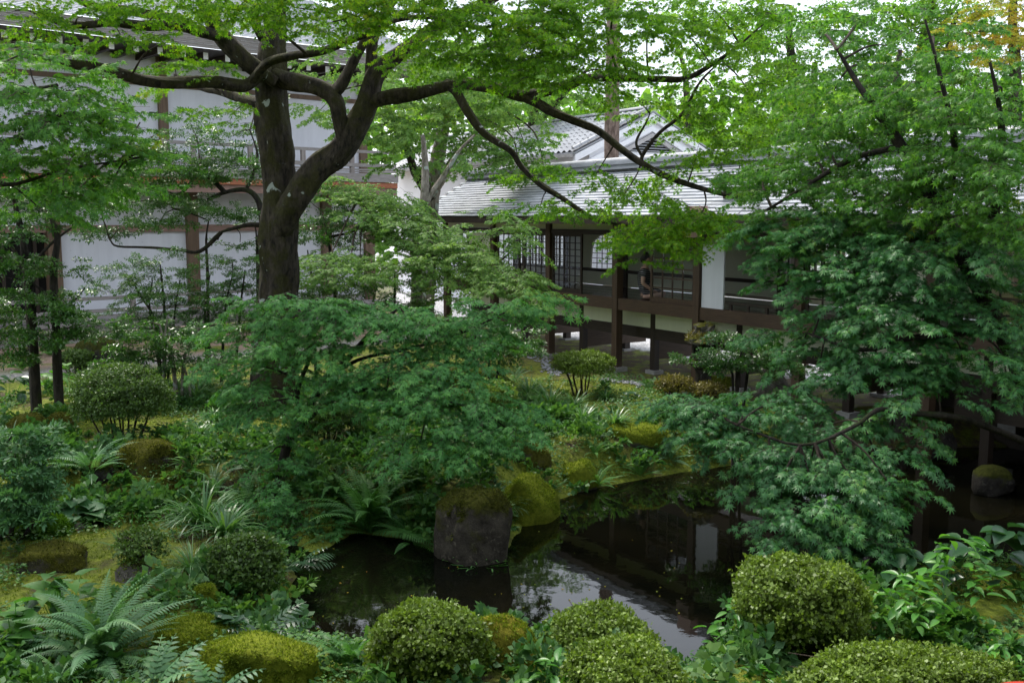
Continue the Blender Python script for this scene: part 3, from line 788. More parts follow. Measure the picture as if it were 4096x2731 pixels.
# ---------------------------------------------------------------- white storehouse with tiled gable behind the corridor
C0 = at(2309, 609, 29.0)
SF = Frame((C0[0], C0[1]), (0.5336, -0.8457))
EZ = C0[2]; HW = 2.83; AZ = EZ + HW * 0.466
shed = thing("white_storehouse", SF.p(-4, HW, 0), "white plastered storehouse with grey tile roof and triangular gable vent", "building")
LEN = 13.0
SF.b("wall", M["plaster_white"], shed, -LEN, -0.35, 0.55, 0.75, 0, EZ - 0.05)
mb = MB()
g_ = [(0.55, 0), (2 * HW - 0.55, 0), (2 * HW - 0.55, EZ), (HW, AZ - 0.1), (0.55, EZ)]
for ss in (-0.35, -0.15):
    for (d, z) in g_: mb.v.append(tuple(SF.p(ss, d, z)))
mb.f += [(4, 3, 2, 1, 0), (5, 6, 7, 8, 9)] + [(i, (i + 1) % 5, 5 + (i + 1) % 5, 5 + i) for i in range(5)]
put("gable_wall", mb.mesh("gable_wall"), M["plaster_white"], shed)
def slope_bar(name, mat, s0, s1, dA, zA, dB, zB, th, parent):
    mb = MB()
    c = [SF.p(s0, dA, zA), SF.p(s1, dA, zA), SF.p(s1, dB, zB), SF.p(s0, dB, zB), SF.p(s0, dA, zA + th), SF.p(s1, dA, zA + th), SF.p(s1, dB, zB + th), SF.p(s0, dB, zB + th)]
    mb.hexa(c); return put(name, mb.mesh(name), mat, parent)
roof2 = slope_bar("roof", M["tile"], -LEN, 0.0, -0.1, EZ - 0.05, HW, AZ - 0.05 + 0.0, 0.05, shed)
slope_bar("roof", M["tile"], -LEN, 0.0, 2 * HW + 0.1, EZ - 0.05, HW, AZ - 0.05, 0.05, shed)
for sg in (0, 1):
    dA = -0.05 if sg == 0 else 2 * HW + 0.05
    slope_bar("barge_board", M["plaster_white"], -0.145, -0.02, dA, EZ - 0.27, HW, AZ - 0.27, 0.21, shed)
    slope_bar("barge_board", M["plaster_white"], -0.147, -0.06, dA + (0.35 if sg == 0 else -0.35), EZ - 0.42, HW, AZ - 0.60, 0.16, shed)
# triangular louvred vent
va, vb = SF.hit, None
apex = (HW, AZ - 0.78)
frm = MB(); wv, hv = 0.95, 0.44
for sg in (-1, 1):
    c = [SF.p(-0.142, apex[0], apex[1] + 0.12), SF.p(-0.03, apex[0], apex[1] + 0.12), SF.p(-0.03, apex[0] + sg * (wv + 0.25), apex[1] - hv), SF.p(-0.142, apex[0] + sg * (wv + 0.25), apex[1] - hv)]
    c2 = [q - np.array((0, 0, 0.12)) for q in c]
    frm.hexa(c2 + c)
vent = put("gable_vent", frm.mesh("gable_vent"), M["stone_pale"], shed)
mb = MB(); mb.add([SF.p(-0.140, apex[0], apex[1]), SF.p(-0.140, apex[0] + wv, apex[1] - hv), SF.p(-0.140, apex[0] - wv, apex[1] - hv)], [(0, 1, 2)])
put("vent_shade_sheet", mb.mesh("vent_shade_sheet"), M["void_shade"], vent)
for k in range(5):
    z = apex[1] - hv + 0.02 + k * hv / 5.5; w = wv * (1 - (k + 0.6) / 5.6)
    SF.b("louvre_slat", M["tile"], vent, -0.135, -0.10, apex[0] - w, apex[0] + w, z, z + 0.03)
# roof tiles near the gable, each a piece; courses beyond joined
tm = MB(); vs = []
for y in (0.0, 0.30):
    for k in range(7):
        x = 0.28 * k / 6; vs.append((x, y, 0.035 * math.sin(2 * math.pi * k / 6) + 0.05 + y * 0.466 - (0.02 if y else 0)))
tm.add(vs, [(k, k + 1, 8 + k, 7 + k) for k in range(6)])
tmesh = tm.mesh("roof_tile"); tmesh.materials.append(M["tile"])
rest = MB(); cnt = 0
for j in range(45):
    for i in range(10):
        s, d = -0.28 * (j + 1), -0.12 + 0.29 * i
        base = SF.p(s, d, EZ + (d + 0.1) * 0.466)
        if j < 28: place("roof_tile", tmesh, roof2, base, (0, 0, ang)); cnt += 1
        else: rest.add([base + rotz(ang) @ np.array(v) for v in tm.v], tm.f)
put("tile_courses", rest.mesh("tile_courses"), M["tile"], roof2, kind="stuff")
# round tiles along rake, eave and ridge
for k in range(11):
    d = -0.1 + 0.27 * k
    t_ = place("rake_tile", half_round(0.28, 0.075, 6) if k == 0 else bpy.data.meshes["rake"], roof2, SF.p(-0.06, d, EZ + (d + 0.1) * 0.466 + 0.08), (0, -math.atan(0.466), ang + math.pi / 2))
    if k == 0: t_.data.name = "rake"; t_.data.materials.append(M["tile"])
for k in range(43):
    place("ridge_tile", hr, roof2, SF.p(-0.3 * (k + 1), HW, AZ + 0.10), (0, 0, ang))
SF.b("gutter", M["stone"], shed, -LEN, -0.05, -0.22, -0.11, EZ - 0.14, EZ - 0.04)
# ---------------------------------------------------------------- leaves, sprays, limbs
def maple_leaf(lobes):
    if lobes == 7: A, L = [-128, -82, -40, 0, 40, 82, 128], [0.38, 0.72, 0.93, 1.0, 0.93, 0.72, 0.38]
    elif lobes == 5: A, L = [-98, -47, 0, 47, 98], [0.6, 0.92, 1.0, 0.92, 0.6]
    else: A, L = [-62, 0, 62], [0.85, 1.0, 0.85]
    v, f = [], []
    for i, (a, l) in enumerate(zip(A, L)):
        c, q = math.cos(math.radians(a)), math.sin(math.radians(a)); w = 0.14 if lobes > 3 else 0.22; z = 0.012 * (i % 3)
        v += [(-0.06 * c - w * -q, -0.06 * q - w * c, 0.03 + z), (-0.06 * c + w * -q, -0.06 * q + w * c, 0.045 + z), (l * c, l * q, -0.16 * l * l)]
        f.append((3 * i, 3 * i + 2, 3 * i + 1)[::-1])
    return np.array(v), np.array(f)
LEAF = {k: maple_leaf(k) for k in (3, 5, 7)}
LEAF["oval"] = (np.array([(0,0,0),(0.35,-0.20,0.05),(0.72,-0.15,0.03),(1.0,0,-0.08),(0.72,0.15,0.03),(0.35,0.20,0.05),(0.5,0,-0.02)]),
                np.array([(0,1,6,5),(1,2,3,6),(6,3,4,5)]))
LEAF["tri"] = (np.array([(0,-0.2,0),(0,0.2,0),(1.0,0,0.0)]), np.array([(0,2,1)]))
LEAF["kite"] = (np.array([(0,0,0),(0.5,-0.22,0.06),(1.0,0,-0.06),(0.5,0.22,0.06)]), np.array([(0,1,2,3)]))
LEAF["broadkite"] = (np.array([(0,0,0),(0.45,-0.36,0.07),(1.0,0,-0.1),(0.45,0.36,0.07)]), np.array([(0,1,2,3)]))

def leaves_mesh(name, leaf, P, R, S, rnd):
    tv, tf = LEAF[leaf]
    N, k = len(P), len(tv)
    V = P[:, None, :] + np.einsum('nij,kj->nki', R, tv) * S[:, None, None]
    F = (tf[None] + (np.arange(N) * k)[:, None, None]).reshape(-1, tf.shape[1])
    return np_mesh(name, V.reshape(-1, 3), F, np.repeat(rnd, len(tf)))

def rot_about_z(d, a):
    c, s = math.cos(a), math.sin(a); return np.array((c * d[0] - s * d[1], s * d[0] + c * d[1], d[2]))

def make_spray(kind, seed):
    """unit spray along +x: leaf frames and twig segments."""
    rng = np.random.default_rng(seed)
    P, T, U, S, SEG = [], [], [], [], []
    def leaf(pos, d, size, pitch, up=(0, 0, 1)):
        h = norm(np.array((d[0], d[1], d[2]))); tip = norm(np.array((h[0], h[1], h[2] - math.tan(pitch))))
        P.append(pos + tip * size * 0.25); T.append(tip); U.append(norm(np.array(up) + rng.normal(0, 0.40 if kind == 'maple' else 0.22, 3))); S.append(size)
    def twig(p0, d, length, nodes, start):
        p, q = np.array(p0, float), norm(d)
        step = length / nodes
        for i in range(nodes):
            q = norm(q + np.array((rng.normal(0, 0.10), rng.normal(0, 0.10), -0.05)))
            p2 = p + q * step; SEG.append((p, p2)); p = p2
            if i >= start:
                if kind.startswith("maple"):
                    for sg in (-1, 1):
                        if rng.random() < 0.92:
                            leaf(p, rot_about_z(q, sg * rng.uniform(0.7, 1.35)), rng.uniform(0.08, 0.14), np.clip(rng.normal(0.72, 0.32), -0.2, 1.25) if kind == 'maple' else rng.normal(0.40, 0.16))
                else:
                    for _ in range(3):
                        dd = norm(q * 0.7 + rng.normal(0, 0.75, 3) + np.array((0, 0, 0.25)))
                        leaf(p, dd, rng.uniform(0.09, 0.15), rng.normal(0.0, 0.2), up=(dd[0] * -0.4, dd[1] * -0.4, 1.0))
        if kind.startswith("maple"): leaf(p, q, rng.uniform(0.1, 0.14), np.clip(rng.normal(0.75, 0.25), 0, 1.2) if kind == 'maple' else rng.normal(0.45, 0.15))
        else:
            for _ in range(4):
                leaf(p, norm(q + rng.normal(0, 0.6, 3)), rng.uniform(0.08, 0.14), 0.0)
        return p
    main = [np.zeros(3)]; q = np.array((1.0, 0, 0.08)); p = np.zeros(3)
    for i in range(7):
        q = norm(q + np.array((0, rng.normal(0, 0.10), -0.045))); p2 = p + q * 0.13; SEG.append((p, p2)); p = p2
        if i >= 1:
            sg = 1 if (i % 2) else -1
            for s2 in ((sg, -sg) if rng.random() < 0.45 else (sg,)):
                twig(p, rot_about_z(q, s2 * rng.uniform(0.55, 0.95)) + np.array((0, 0, rng.normal(0.0, 0.12))), rng.uniform(0.26, 0.42) * (1.1 - 0.07 * i), 3, 0)
    twig(p, q, 0.25, 3, 0)
    P, T, U, S = map(np.array, (P, T, U, S))
    return P, frames(T, U), S, np.array(SEG)
SPRAYS = {k: [make_spray(k, 100 + i) for i in range(7)] for k in ("maple", "maple_flat", "small")}

def tube(pts, rad, sides=8, seg=4, wob=0.0, seed=0, ridge=0.0):
    """smooth tapered tube through points -> V, F."""
    pts = np.asarray(pts, float); rad = np.asarray(rad, float)
    n = len(pts)
    ext = np.vstack([2 * pts[0] - pts[1], pts, 2 * pts[-1] - pts[-2]])
    C, R = [], []
    for i in range(n - 1):
        p0, p1, p2, p3 = ext[i:i + 4]
        for t in np.linspace(0, 1, seg, endpoint=False):
            C.append(0.5 * ((2 * p1) + (-p0 + p2) * t + (2 * p0 - 5 * p1 + 4 * p2 - p3) * t * t + (-p0 + 3 * p1 - 3 * p2 + p3) * t ** 3))
            R.append(rad[i] * (1 - t) + rad[i + 1] * t)
    C.append(pts[-1]); R.append(rad[-1]); C = np.array(C); R = np.array(R)
    rng = np.random.default_rng(seed)
    if wob > 0: R = R * (1 + wob * rng.normal(0, 1, len(R)))
    T = np.gradient(C, axis=0); T = norm(T)
    ref = np.array((1.0, 0, 0)) if abs(T[0][0]) < 0.8 else np.array((0, 1.0, 0))
    N = []; nn = norm(ref - T[0] * (ref @ T[0]))
    for t in T:
        nn = norm(nn - t * (nn @ t)); N.append(nn)
    N = np.array(N); B = np.cross(T, N)
    a = np.arange(sides) * 2 * math.pi / sides
    V = C[:, None, :] + R[:, None, None] * (np.cos(a)[None, :, None] * N[:, None, :] + np.sin(a)[None, :, None] * B[:, None, :])
    if wob > 0:
        V = V + (V - C[:, None, :]) * rng.normal(0, wob * 1.2, (len(C), sides, 1))
    if ridge > 0:
        al = np.cumsum(np.r_[0, np.linalg.norm(np.diff(C, axis=0), axis=1)])
        AA, LL = np.meshgrid(np.cos(a) * 2.2 + 5, al, indexing='xy'); BB = np.tile(np.sin(a) * 2.2, (len(C), 1))
        n1 = vnoise(AA * 2.6 + 0.7 * LL, BB * 2.6 + LL * 1.3, seed) - 0.5; n2 = vnoise(AA * 6 + 0.3 * LL, BB * 6 + LL * 2.2, seed + 5) - 0.5; n3 = vnoise(AA * 0.7 + LL * 1.7, BB * 0.9 - LL * 1.1, seed + 9) - 0.5
        V = C[:, None, :] + (V - C[:, None, :]) * (1 + ridge * (0.9 * n1 + 0.6 * n2 + 1.3 * n3))[:, :, None]
    m = len(C)
    i, j = np.meshgrid(np.arange(m - 1), np.arange(sides), indexing='ij')
    F = np.stack([i * sides + j, i * sides + (j + 1) % sides, (i + 1) * sides + (j + 1) % sides, (i + 1) * sides + j], -1).reshape(-1, 4)
    V = np.vstack([V.reshape(-1, 3), C[-1:]])
    cap = np.array([((m - 1) * sides + k, (m - 1) * sides + (k + 1) % sides, m * sides, m * sides) for k in range(sides)])
    return V, F, C
def tube_obj(name, pts, rad, mat, parent, sides=8, seg=4, wob=0.03, seed=0, ridge=0.0):
    V, F, C = tube(pts, rad, sides, seg, wob, seed, ridge)
    put(name, np_mesh(name, V, F), mat, parent)
    return C
def merge(parts):
    V, F, o = [], [], 0
    for v, f in parts:
        V.append(v); F.append(f + o); o += len(v)
    return np.vstack(V), np.vstack(F)

def twigs_mesh(name, A, B, r):
    """thin twigs, too fine for round section: one narrow strip each."""
    d = norm(B - A); ref = np.where(np.abs(d[:, 2:3]) < 0.9, np.array((0.2, 0.1, 1.0)), np.array((1.0, 0, 0)))
    n = norm(np.cross(d, ref) + 0.6 * ref)
    V = np.stack([A - n * r[:, None], A + n * r[:, None], B + n * r[:, None] * 0.7, B - n * r[:, None] * 0.7], 1)
    return np_mesh(name, V.reshape(-1, 3), np.arange(len(A) * 4).reshape(-1, 4))

def foliage(pads, kind, leaf, leafmat, twigmat, tree, seed, spray_len=0.5, leafscale=1.0, hubs=None, part="crown", twig_r=0.0035, density=1.0, connect=True):
    """pads: (px, py, Y, half width px, half height px, sprays[, lean px]) -> leaf and twig parts."""
    rng = np.random.default_rng(seed)
    P, R, S, RN, A, B, Rr = [], [], [], [], [], [], []
    conn = []
    for pad in pads:
        px, py, Y, rw, rh, n = pad[:6]
        slope = pad[6] if len(pad) > 6 else 0.0       # rise per unit of x
        c = at(px, py, Y); rx = rw / FPX * Y; rz = rh / FPX * Y; ry = min(rx, max(rz * 2.2, rx * 0.55))
        n = max(1, int(n * density))
        hub = c + np.array((0, 0, -0.25 * rz))
        if hubs is not None and connect:
            k = np.argmin(((hubs - c) ** 2).sum(1)); h0 = hubs[k]
            dist = np.linalg.norm(h0 - hub)
            if dist > 0.15:
                mid = (h0 + hub) / 2 + np.array((rng.normal(0, 0.06), rng.normal(0, 0.06), 0.08)) * dist
                r0 = min(0.035, 0.009 + 0.009 * dist)
                v, f, C = tube([h0, mid, hub], [r0, r0 * 0.7, 0.007], 5, 4, 0.04, seed); conn.append((v, f))
        tone = rng.normal(0, 0.10)
        for k in range(n):
            a = rng.random() * 2 * math.pi; r = math.sqrt(rng.random())
            lay = (rng.choice([-0.8, 0.0, 0.75]) + rng.normal(0, 0.05)) if kind.startswith('maple') else rng.choice([-0.75, -0.35, 0.05, 0.4, 0.75]) + rng.normal(0, 0.10)
            off = np.array((math.cos(a) * r * rx, math.sin(a) * r * ry, 0.0))
            off[2] = lay * rz * (1 - 0.55 * r * r) - 0.25 * rz * r * r + slope * off[0]
            sl = spray_len * rng.uniform(0.65, 1.15)
            yaw = math.atan2(off[1] - 0.3 * ry * (1 if kind.startswith("maple") else 0), off[0]) + rng.normal(0, 0.55)
            pitch = rng.normal(-0.10 if kind.startswith("maple") else 0.15, 0.20); roll = 0.0
            d = np.array((math.cos(yaw) * math.cos(pitch), math.sin(yaw) * math.cos(pitch), math.sin(pitch) + slope * math.cos(yaw)))
            d = norm(d); up = norm(np.array((rng.normal(0, 0.16), rng.normal(-0.12, 0.16), 1.0)))
            Fm = frames(d[None], up[None])[0]
            p0 = c + off - d * sl * 0.45
            sp = SPRAYS[kind][rng.integers(len(SPRAYS[kind]))]
            lp = p0 + (sp[0] @ Fm.T) * sl
            P.append(lp); R.append(np.einsum('ij,njk->nik', Fm, sp[1])); S.append(sp[2] * sl * leafscale)
            RN.append(np.clip(rng.random(len(lp)) * 0.8 + 0.1 + tone + rng.normal(0, 0.06), 0, 1))
            sg_ = sp[3][rng.random(len(sp[3])) < 0.55]; sa, sb = p0 + (sg_[:, 0] @ Fm.T) * sl, p0 + (sg_[:, 1] @ Fm.T) * sl
            A.append(sa); B.append(sb); Rr.append(np.full(len(sa), twig_r * rng.uniform(0.7, 1.3)))
    P, R, S, RN = np.concatenate(P), np.concatenate(R), np.concatenate(S), np.concatenate(RN)
    o = put(part, leaves_mesh(part, leaf, P, R, S, RN), leafmat, tree, kind="stuff")
    put("twigs", twigs_mesh("twigs", np.concatenate(A), np.concatenate(B), np.concatenate(Rr)), twigmat, tree, kind="stuff")
    if conn:
        v, f = merge(conn); put("boughs", np_mesh("boughs", v, f), twigmat, tree, kind="stuff")
    return len(P)
def limb(tree, pts, mat, name="limb", sides=9, seg=4, wob=0.035, seed=0, ridge=0.0):
    """pts: (px, py, Y, radius)."""
    return tube_obj(name, [at(a, b, c) for a, b, c, r in pts], [q[3] for q in pts], mat, tree, sides, seg, wob, seed, ridge)

COUNT = {}
# ---- the great leaning maple in the middle of the garden
base = ground(1085, 1650)
YM = 15.2
t1 = thing("maple_tree", (base[0], base[1], 0), "tall old maple with thick mossy forked trunk and spreading limbs", "tree")
B_ = M["bark_main"]
hub = []
hub.append(limb(t1, [(1070,1690,15.2,0.40),(1090,1560,15.2,0.33),(1110,1250,15.2,0.29),(1122,1000,15.2,0.275),(1118,780,15.2,0.255),(1105,560,15.2,0.245),(1085,380,15.2,0.24),(1085,240,15.2,0.20),(1098,120,15.2,0.15),(1115,-60,15.2,0.13),(1130,-350,15.0,0.10),(1180,-700,14.8,0.06)], B_, "trunk", 26, 10, 0.006, 0, 0.32))
hub.append(limb(t1, [(1120,950,15.15,0.15),(1140,880,15.0,0.19),(1195,775,14.9,0.185),(1275,680,14.9,0.175),(1355,610,14.9,0.17),(1415,520,14.9,0.165),(1465,420,14.9,0.155),(1500,310,14.9,0.14),(1565,240,14.9,0.11),(1660,180,14.8,0.10),(1755,100,14.7,0.09),(1900,30,14.5,0.075),(2080,-70,14.2,0.06),(2350,-260,13.6,0.04)], B_, "limb", 22, 9, 0.008, 1, 0.34))
hub.append(limb(t1, [(1485,330,14.9,0.09),(1487,240,14.9,0.085),(1495,150,14.9,0.08),(1540,60,14.9,0.07),(1600,-60,14.8,0.06),(1650,-260,14.6,0.04)], B_, 'limb', 14, 7, 0.012, 2, 0.34))
hub.append(limb(t1, [(1470,420,14.9,0.10),(1545,390,14.8,0.10),(1700,365,14.6,0.09),(1830,337,14.4,0.09),(1985,360,14.2,0.085),(2095,384,14.1,0.08),(2210,360,13.9,0.06),(2290,335,13.8,0.055),(2350,312,13.7,0.052),(2500,315,13.5,0.048),(2655,318,13.4,0.042),(2750,312,13.3,0.034),(2860,250,13.2,0.025),(2960,180,13.1,0.015)], B_, 'limb', 14, 7, 0.012, 3, 0.34))
hub.append(limb(t1, [(2090,384,14.1,0.06),(2150,415,14.0,0.058),(2210,450,13.9,0.058),(2328,496,13.8,0.055),(2400,528,13.7,0.052),(2482,594,13.6,0.05),(2562,650,13.5,0.046),(2650,700,13.4,0.04),(2749,738,13.3,0.036),(2913,782,13.2,0.03),(3050,800,13.1,0.018)], B_, 'limb', 14, 7, 0.012, 4, 0.34))
hub.append(limb(t1, [(2565,652,13.5,0.03),(2575,615,13.5,0.028),(2640,530,13.5,0.026),(2730,455,13.5,0.022),(2800,330,13.4,0.016),(2900,230,13.3,0.010)], B_, 'limb', 14, 7, 0.012, 5, 0.34))
hub.append(limb(t1, [(2570,630,13.5,0.02),(2545,570,13.5,0.017),(2580,500,13.5,0.013),(2600,455,13.5,0.008)], B_, 'limb', 14, 7, 0.012, 6, 0.34))
hub.append(limb(t1, [(1800,345,14.4,0.055),(1832,375,14.3,0.055),(1871,445,14.2,0.05),(1936,534,14.1,0.048),(2044,604,14.0,0.046),(2085,665,14.0,0.044),(2164,740,13.9,0.04),(2253,796,13.8,0.037),(2328,847,13.7,0.033),(2390,882,13.7,0.027),(2496,899,13.6,0.02),(2600,930,13.5,0.012)], B_, 'limb', 14, 7, 0.012, 7, 0.34))
hub.append(limb(t1, [(1080,300,15.1,0.14),(1165,325,14.95,0.125),(1281,355,14.85,0.12),(1338,402,14.85,0.12),(1362,495,14.85,0.115),(1385,590,14.88,0.12)], B_, 'limb', 14, 7, 0.012, 8, 0.34))
hub.append(limb(t1, [(1330,380,14.85,0.085),(1374,325,14.85,0.08),(1421,234,14.8,0.07),(1460,160,14.7,0.055),(1500,60,14.6,0.04)], B_, 'limb', 14, 7, 0.012, 9, 0.34))
hub.append(limb(t1, [(1100,330,14.9,0.085),(1045,300,14.8,0.085),(1000,335,14.7,0.085),(960,346,14.6,0.085),(866,330,14.4,0.082),(760,332,14.2,0.08),(655,332,14.0,0.076),(560,318,13.8,0.072),(491,300,13.6,0.066),(374,271,13.4,0.06),(240,250,13.1,0.045),(80,220,12.8,0.03)], B_, 'limb', 14, 7, 0.012, 10, 0.34))
hub.append(limb(t1, [(1000,335,14.7,0.05),(1070,253,14.5,0.058),(1164,225,14.4,0.056),(1281,211,14.3,0.052),(1398,164,14.2,0.048),(1468,136,14.1,0.044),(1585,80,14.0,0.036),(1730,70,13.8,0.03),(1880,110,13.6,0.02),(2020,150,13.5,0.012)], B_, 'limb', 14, 7, 0.012, 11, 0.34))
hub.append(limb(t1, [(1070,300,15.0,0.13),(1010,265,14.9,0.13),(950,215,14.8,0.125),(890,150,14.7,0.12),(845,70,14.6,0.11),(800,-40,14.5,0.095),(740,-250,14.2,0.07),(650,-520,13.8,0.04)], B_, 'limb', 14, 7, 0.012, 12, 0.34))
hub.append(limb(t1, [(890,150,14.6,0.075),(800,125,14.4,0.075),(702,100,14.2,0.07),(562,103,14.0,0.065),(450,90,13.8,0.055),(300,100,13.5,0.045),(150,60,13.2,0.03)], B_, 'limb', 14, 7, 0.012, 13, 0.34))
hub.append(limb(t1, [(740,75,14.4,0.06),(620,60,14.2,0.06),(500,40,14.0,0.058),(384,28,13.8,0.052),(300,-10,13.6,0.045),(150,-120,13.3,0.03)], B_, 'limb', 14, 7, 0.012, 14, 0.34))
hub.append(limb(t1, [(1050,160,14.8,0.05),(1010,70,14.6,0.06),(980,-30,14.4,0.05),(930,-200,14.0,0.04)], B_, 'limb', 14, 7, 0.012, 15, 0.34))
hub.append(limb(t1, [(1060,420,15.25,0.09),(980,400,15.6,0.085),(900,370,16.0,0.07),(800,350,16.5,0.05),(700,300,17.0,0.03)], B_, 'limb', 14, 7, 0.012, 16, 0.34))
hub.append(limb(t1, [(1120,-60,15.1,0.08),(1300,-260,14.4,0.07),(1700,-420,13.2,0.05),(2100,-520,12.2,0.03)], B_, 'limb', 14, 7, 0.012, 17, 0.34))
hub.append(limb(t1, [(1130,-300,15.0,0.06),(1000,-600,13.6,0.05),(800,-900,12.0,0.03)], B_, 'limb', 14, 7, 0.012, 18, 0.34))
H1 = np.concatenate(hub)
padsA = [(1180,20,12.6,240,45,16),(1330,75,12.4,200,50,14),(1560,45,12.6,220,60,18),(1760,40,12.2,200,50,12),(1000,35,12.8,160,45,9),(760,-5,12.8,240,35,10),(520,-10,13.0,260,35,10),
         (1960,120,12.4,240,110,34),(2120,230,12.5,220,110,30),(2250,120,12.3,240,120,36),(2330,270,12.6,200,90,26),(2420,60,12.4,230,90,26),(2060,40,12.4,240,60,18),
         (2600,70,12.8,210,70,15),(2760,130,13.0,190,80,14),(2900,260,13.2,220,110,24),(3020,380,13.4,200,100,20),(2850,350,13.3,140,50,7),
         (2560,410,13.3,230,26,7,-0.05),(2700,440,13.4,170,30,5),(2880,520,13.4,150,60,10),(2790,600,13.3,130,40,6),(2960,640,13.2,190,80,18),(3080,520,13.4,170,90,14),
         (2380,690,13.8,160,45,9,-0.2),(2500,760,13.7,180,55,13,-0.15),(2650,830,13.5,190,70,18,-0.15),(2770,890,13.3,180,70,16),(2300,800,13.8,120,40,6),(2630,945,13.2,150,48,15,-0.1),(2550,965,13.2,110,34,7),
         (2560,1035,13.1,45,20,2),(2160,820,13.9,130,35,6,-0.15),(2080,700,14.0,90,30,4),
         (640,165,13.4,75,50,5),(700,265,14.2,150,45,9),(850,270,14.6,120,40,6),(930,440,15.4,130,60,8),(720,330,15.5,120,30,5),
         (330,55,13.2,240,45,10),(150,120,12.8,180,50,8),(480,130,13.6,180,30,6),(1700,220,13.2,150,60,8),(1880,250,13.0,140,60,9),(1290,140,13.8,150,40,6),(1650,110,13.6,140,40,6),
         (2660,860,13.4,140,50,10),(2700,700,13.4,120,40,6),(1250,-30,12.2,260,40,12),(1650,-20,12.2,260,40,12),(2080,-30,12.2,260,40,12),(2500,-30,12.4,260,45,12),(2850,20,12.8,240,60,14),(3150,30,13,240,60,12),(950,-30,12.4,240,40,10),(620,60,13.2,180,35,6),(60,30,12.8,160,50,8),(1420,0,12.8,200,50,10)]
COUNT["t1"] = foliage(padsA, "maple", 5, M["maple_bright"], M["bark_twig"], t1, 11, 0.58, 0.76, H1, density=1.6)
# the crown above the picture, seen in the pond and shading the garden
rg = np.random.default_rng(77)
padsT = []
for k in range(22):
    px = rg.uniform(-900, 2500); py = rg.uniform(-1300, -120)
    if px > 1900 and py > -900: continue
    padsT.append((px, py, rg.uniform(11.0, 15.5), 320, 60, 11))
COUNT["t1t"] = foliage(padsT, "maple", 3, M["maple_bright"], M["bark_twig"], t1, 12, 0.8, 1.15, None)

# ---- low blue-green maple leaning over the bank in the centre
b2 = ground(1150, 1900)
Y2 = float(b2[1])
t2 = thing("maple_tree", tuple(b2), "low spreading blue-green maple leaning over the pond bank in the centre", "tree")
D_ = M["bark_dark"]
hub = [limb(t2, [(1120,1930,Y2,0.065),(1136,1826,Y2,0.058),(1164,1751,Y2,0.055),(1205,1695,Y2-0.05,0.05),(1250,1600,Y2-0.1,0.045),(1330,1500,Y2-0.15,0.04),(1440,1380,Y2-0.2,0.032),(1520,1290,Y2-0.2,0.022),(1600,1230,Y2-0.2,0.012)], D_, "trunk", 8),
       limb(t2, [(1170,1745,Y2,0.035),(1260,1650,Y2-0.3,0.03),(1400,1570,Y2-0.5,0.025),(1600,1560,Y2-0.7,0.018),(1850,1620,Y2-0.9,0.01)], D_, seed=1),
       limb(t2, [(1205,1690,Y2,0.03),(1190,1560,Y2,0.028),(1240,1420,Y2,0.022),(1220,1280,Y2,0.016),(1150,1190,Y2,0.01)], D_, seed=2),
       limb(t2, [(1300,1530,Y2-0.1,0.025),(1430,1440,Y2-0.1,0.022),(1650,1390,Y2-0.2,0.018),(1850,1330,Y2-0.2,0.014),(2080,1220,Y2-0.2,0.008)], D_, seed=3),
       limb(t2, [(1130,1850,Y2,0.025),(1100,1950,Y2-0.4,0.02),(1110,2060,Y2-0.6,0.012)], D_, seed=4)]
H2 = np.concatenate(hub)
pads2 = [(1130,1190,Y2-0.1,190,40,12),(1260,1230,Y2-0.2,220,55,20),(1450,1240,Y2-0.2,260,60,26),(1620,1280,Y2-0.3,220,60,20),(1800,1270,Y2-0.2,220,70,22),(1960,1240,Y2-0.1,190,65,18),(2090,1190,Y2-0.1,130,45,8),
         (1010,1300,Y2,170,60,12),(1180,1350,Y2-0.1,220,70,20),(1420,1380,Y2-0.3,240,60,16),(1700,1390,Y2-0.4,240,60,18),(1900,1350,Y2-0.2,180,60,12),
         (950,1440,Y2,150,70,10),(1120,1480,Y2-0.2,190,70,16),(1560,1470,Y2-0.6,260,55,18),(1760,1520,Y2-0.8,260,65,24,-0.1),(1900,1600,Y2-0.9,240,75,26,-0.2),(1750,1640,Y2-1.0,240,70,24,-0.1),(2030,1700,Y2-1.0,140,60,10,-0.2),
         (1880,1720,Y2-1.1,180,60,14,-0.1),(1680,1760,Y2-1.1,190,55,11),(1060,1610,Y2-0.1,150,90,12),(1000,1560,Y2,120,70,8),(1330,1620,Y2-0.3,150,60,8),
         (1090,1790,Y2-0.3,140,70,9),(1090,1950,Y2-0.7,150,90,15),(1190,2060,Y2-0.9,150,80,14),(1290,2110,Y2-1.0,110,60,8),(1080,2120,Y2-0.9,90,60,6),(1260,2190,Y2-1.0,60,30,3),(1500,1560,Y2-0.5,160,50,8)]
COUNT["t2"] = foliage(pads2, "maple_flat", 5, M["maple_fresh"], M["bark_twig"], t2, 21, 0.50, 1.0, H2, density=1.2)

